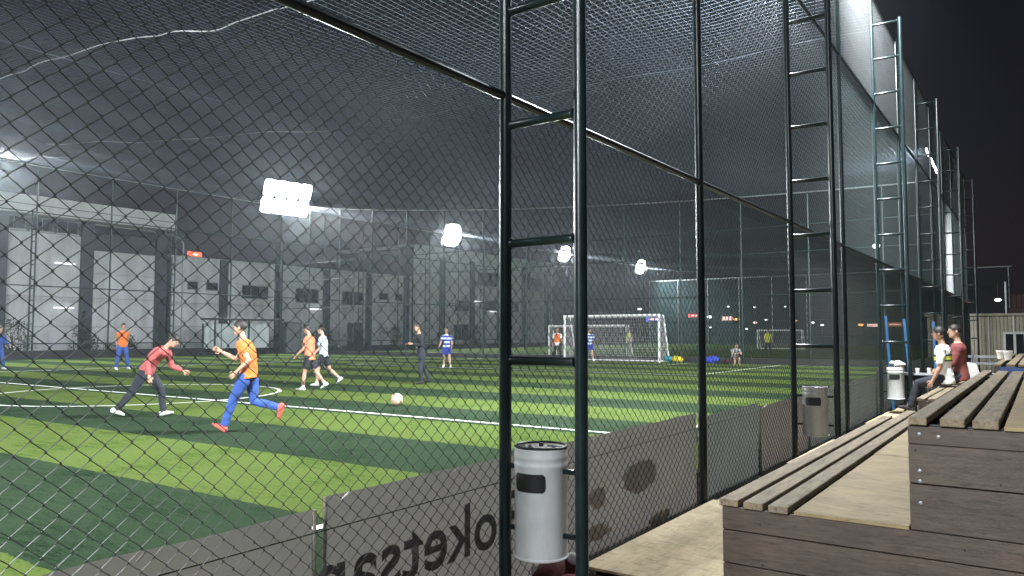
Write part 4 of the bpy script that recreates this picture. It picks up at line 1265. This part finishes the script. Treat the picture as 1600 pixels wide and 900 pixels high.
    for j in range(nv + 1):
        for k in range(nu):
            t = 2 * math.pi * k / nu
            ph = math.pi * j / nv * (.66 - .27 * max(0, math.sin(t)) ** .7)
            q = Vector((math.sin(ph) * math.cos(t), math.sin(ph) * math.sin(t), math.cos(ph)))
            front = max(0, q.y)
            lift = 1.0 + .0 * front
            z_ = q.z * .108 + .020
            jit = 1 + random.uniform(-.025, .035)
            vs.append(hc + hr * (q.x * .084 * jit) + hf * (q.y * .105 * jit - .005) + hup * (z_ * (1 if q.z > -.1 else .9)))
    hm.add(vs, [(j * nu + k, (j + 1) * nu + k, (j + 1) * nu + (k + 1) % nu, j * nu + (k + 1) % nu) for j in range(nv) for k in range(nu)])
    shift(hm).build('hair', wear.get('hair', HAIR), root, smooth=True)
    # face
    fc = MB()
    fc.rings([(hc + hf * .086 + hup * .020, hr, hup, .008, .006), (hc + hf * .098 + hup * -.006, hr, hup, .012, .010), (hc + hf * .112 + hup * -.018, hr, hup, .010, .008), (hc + hf * .100 + hup * -.030, hr, hup, .014, .006)], 8)
    shift(fc).build('nose', SKIN[skin], root, smooth=True)
    for s in (-1, 1):
        er = MB(); er.ball(hc + hr * (s * .077) - hf * .008 - hup * .008, .010, .020, .032, 8, 6, Matrix((hr, hf, hup)).transposed()); shift(er).build('ear', SKIN[skin], root, smooth=True)
        ey = MB(); ey.ball(hc + hr * (s * .031) + hf * .079 + hup * .012, .013, .010, .0085, 8, 6, Matrix((hr, hf, hup)).transposed()); shift(ey).build('eye', EYE, root, smooth=True)
    mo = MB(); mo.ball(hc + hf * .085 - hup * .058, .024, .010, .007, 8, 5, Matrix((hr, hf, hup)).transposed()); shift(mo).build('mouth', LIP, root, smooth=True)
    if wear.get('headband'):
        hb = MB(); hb.tube([hc + hup * .055 + hr * (.080 * math.cos(t * math.pi / 12)) + hf * (.098 * math.sin(t * math.pi / 12) - .004) for t in range(25)], .014, 6, cap=False)
        shift(hb).build('headband', C['black'], root, smooth=True)
    return root

FR = R(-55.2)     # faces image right
FL = R(124.8)     # faces image left
FC = R(-145)      # faces the camera
# left far man with hands behind his back
person((-31.0, 16.6), R(-100), dict(L=(-28, 14, 50, 60), Rr=(-28, 14, 50, 60), lL=(8, 8, 8, 0), lR=(-4, 6, 6, 0), turn=-10), dict(top=C['orange'], bottom=C['bluetrk'], shoe=C['shoe_w'], headband=True, sleeve=.10), 'man in orange bib and blue trousers standing far left with hands behind', 1.84, .018, 1)
# maroon shirt, running to the right bent forward
person((-13.0, 7.42), R(-52), dict(lean=38, twist=-8, nod=12, L=(10, 14, 60), Rr=(-35, 18, 50), lL=(34, 6, 30, 10), lR=(-28, 5, 12, 25)), dict(top=C['maroon'], bottom=C['navy'], shoe=C['shoe_w'], sleeve=.34, hem=-.02), 'player in maroon top and dark trousers lunging to the right', 1.62, .012)
# orange bib, blue trousers, running
person((-9.85, 7.2), R(118), dict(lean=10, twist=12, L=(-30, 16, 75), Rr=(38, 14, 80), lL=(26, 4, 8, 12), lR=(-6, 6, 72, 10)), dict(top=C['orange'], bottom=C['bluetrk'], shoe=C['shoe_p'], sleeve=.16), 'player in orange bib and blue trousers running nearest the camera', 1.66, .012)
# orange red bib, black shorts
person((-15.75, 13.4), R(112), dict(lean=4, nod=16, L=(14, 8, 35), Rr=(-6, 10, 30), lL=(12, 5, 8, 0), lR=(-16, 5, 22, 10)), dict(top=C['coral'], bottom=C['black'], shoe=C['shoe_w'], leg='short', sleeve=.12, hem=-.10), 'player in coral bib and black shorts walking left', 1.66, .013, 1)
person((-16.75, 14.75), R(120), dict(lean=5, nod=8, L=(10, 8, 30), Rr=(-10, 10, 25), lL=(18, 4, 14, 0), lR=(-18, 4, 30, 12)), dict(top=C['ltblue'], bottom=C['black'], shoe=C['shoe_w'], leg='short', sleeve=.2, hem=-.05), 'player in light blue shirt just behind the coral bib', 1.66, .014)
person((-15.08, 17.0), R(150), dict(lean=8, twist=10, L=(20, 18, 80, 25), Rr=(15, 18, 85, 25), lL=(10, 3, 14, 0), lR=(-14, 3, 10, 15)), dict(top=C['black'], bottom=C['navy'], shoe=C['shoe_k'], sleeve=.34, patch=(.16, .125)), 'player all in black with a white patch', 1.72, .014, 1)
person((-21.25, 25.6), R(-150), dict(lean=6, L=(10, 16, 40), Rr=(5, 16, 45), lL=(12, 6, 14, 0), lR=(-10, 6, 14, 10)), dict(top=C['hoops'], bottom=C['royal'], shoe=C['shoe_w'], leg='short', sleeve=.2), 'player in blue and white hooped shirt in the middle distance', 1.70, .018)
person((-22.6, 37.0), R(-140), dict(lean=3, L=(12, 10, 20), Rr=(-10, 10, 20), lL=(18, 4, 10, 0), lR=(-18, 4, 14, 12)), dict(top=C['white'], bottom=C['black'], shoe=C['shoe_k'], bib=C['orange'], sleeve=.2, hem=-.12), 'player in orange bib over white shirt walking by the large goal', 1.80, .02, 1)
person((-20.1, 36.2), FC, dict(lean=8, L=(15, 14, 40), Rr=(15, 14, 40), lL=(12, 8, 18, 0), lR=(4, 8, 10, 0)), dict(top=C['hoops'], bottom=C['royal'], shoe=C['shoe_w'], leg='short', sleeve=.25), 'goalkeeper in hooped shirt standing in the large goal', 1.72, .02)
person((-35.6, 13.85), R(-80), dict(lean=6, L=(20, 10, 50), Rr=(-15, 10, 40), lL=(20, 4, 20, 0), lR=(-20, 4, 25, 12)), dict(top=C['bluetrk'], bottom=C['bluetrk'], shoe=C['shoe_w'], sleeve=.34), 'player in blue cut by the left edge', 1.75, .02)
person((-12.2, 36.3), FC, dict(lean=24, seat=.18, L=(48, 6, 50, 20), Rr=(48, 6, 50, 20), lL=(98, 10, 118, 10), lR=(98, 10, 112, 10), nod=10), dict(top=C['grey'], bottom=C['black'], shoe=C['shoe_w'], leg='short', sleeve=.2), 'player sitting on the low kerb beside the blue bag', 1.75, .018, 0)
person((-26.4, 54.0), FC, dict(), dict(top=C['yellow'], bottom=C['navy'], shoe=C['shoe_k'], sleeve=.2), 'person in yellow top on the second pitch seen through the large goal', 1.75, .024)
person((-15.2, 52.0), FC, dict(L=(5, 12, 20)), dict(top=C['yellow'], bottom=C['navy'], shoe=C['shoe_k'], sleeve=.2), 'person in yellow top on the second pitch behind the sitting player', 1.75, .024)
# spectators on the farther bleacher, facing the pitch
person((-1.47, 15.9), R(88), dict(lean=4, seat=.575, twist=0, turn=0, L=(4, 10, 22, 0), Rr=(-12, 10, 24, 0), lL=(78, 6, 62, 0), lR=(74, 6, 56, 0)), dict(top=C['white'], bottom=C['navy'], shoe=C['shoe_k'], sleeve=.24, hem=-.10, band=(.29, .355, C['yellow'], C['black'])), 'man in white shirt with yellow chest band sitting on the bleacher', 1.86, .014, 1, 'spectators on the bleacher')
person((-1.30, 16.75), R(96), dict(lean=3, seat=.575, turn=16, L=(18, 8, 40, 10), Rr=(15, 8, 45, 10), lL=(82, 6, 80, 0), lR=(82, 6, 80, 0)), dict(top=C['red2'], bottom=C['navy'], shoe=C['shoe_k'], sleeve=.34, hem=-.08), 'man in brick red top sitting behind the man in white', 1.94, .014, 0, 'spectators on the bleacher')

# ------------------------------------------------------------------ ball, bags by the end kerb
def football(x, y, r, label):
    root = empty('football', (x, y, .05 + r), R(20), label, 'ball')
    MB().ball((0, 0, 0), r, r, r, 28, 18).build('skin', M['ball'], root, smooth=True)
    g = (1 + 5 ** .5) / 2
    dirs = [Vector(v).normalized() for v in [(0, s1, s2 * g) for s1 in (-1, 1) for s2 in (-1, 1)] + [(s1, s2 * g, 0) for s1 in (-1, 1) for s2 in (-1, 1)] + [(s2 * g, 0, s1) for s1 in (-1, 1) for s2 in (-1, 1)]]
    pm = MB()
    for d in dirs:
        a = d.orthogonal().normalized(); b = d.cross(a)
        n_ = 10
        vs = [d * (r * 1.004)] + [(d * math.cos(.34) + (a * math.cos(2 * math.pi * k / n_) + b * math.sin(2 * math.pi * k / n_)) * math.sin(.34)).normalized() * (r * 1.003) for k in range(n_)]
        pm.add(vs, [(0, 1 + k, 1 + (k + 1) % n_) for k in range(n_)])
    pm.build('panel', M['ball2'], root, smooth=True)
football(-10.95, 11.6, .125, 'beige and orange football on the turf near the halfway line')
def softbag(x, y, mk, label, seed, s=1):
    root = empty('sports_bag', (x, y, .05), 0, label, 'bag', 'bags dropped along the end kerb')
    rnd = random.Random(seed); b = MB()
    for _ in range(5): b.ball((rnd.uniform(-.2, .2) * s, rnd.uniform(-.1, .1), .14 * s + rnd.uniform(0, .1)), .2 * s, .15, .15 * s, 10, 7)
    b.build('body', M[mk], root, smooth=True)
    MB().tube([(-.15 * s, -.1, .25 * s), (0, -.14, .40 * s), (.15 * s, -.1, .25 * s)], .015, 6).build('strap', M['black'], root, smooth=True)
softbag(-15.35, 36.95, 'yellow_cloth', 'yellow bag on the turf right of the large goal', 1)
softbag(-15.95, 37.2, 'cyan_cloth', 'teal bag beside the right goal post', 2, .9)
softbag(-13.6, 37.0, 'royal_cloth', 'royal blue bag right of the single fence post', 3, 1.1)
softbag(-12.75, 36.75, 'maroon_cloth', 'small red bag beside the sitting player', 4, .5)

# ------------------------------------------------------------------ night haze
if HAZE > 0:
    hm_ = bpy.data.materials.new('night_haze'); hm_.use_nodes = True
    t = hm_.node_tree; t.nodes.remove(t.nodes["Principled BSDF"])
    v = t.nodes.new("ShaderNodeVolumePrincipled")
    v.inputs["Color"].default_value = (.80, .90, .97, 1); v.inputs["Density"].default_value = HAZE; v.inputs["Anisotropy"].default_value = .72
    t.links.new(v.outputs[0], t.nodes["Material Output"].inputs["Volume"])
    tag(MB().box((-120, -40, -1.3), (60, 160, 16)).build('haze', hm_), kind='stuff')
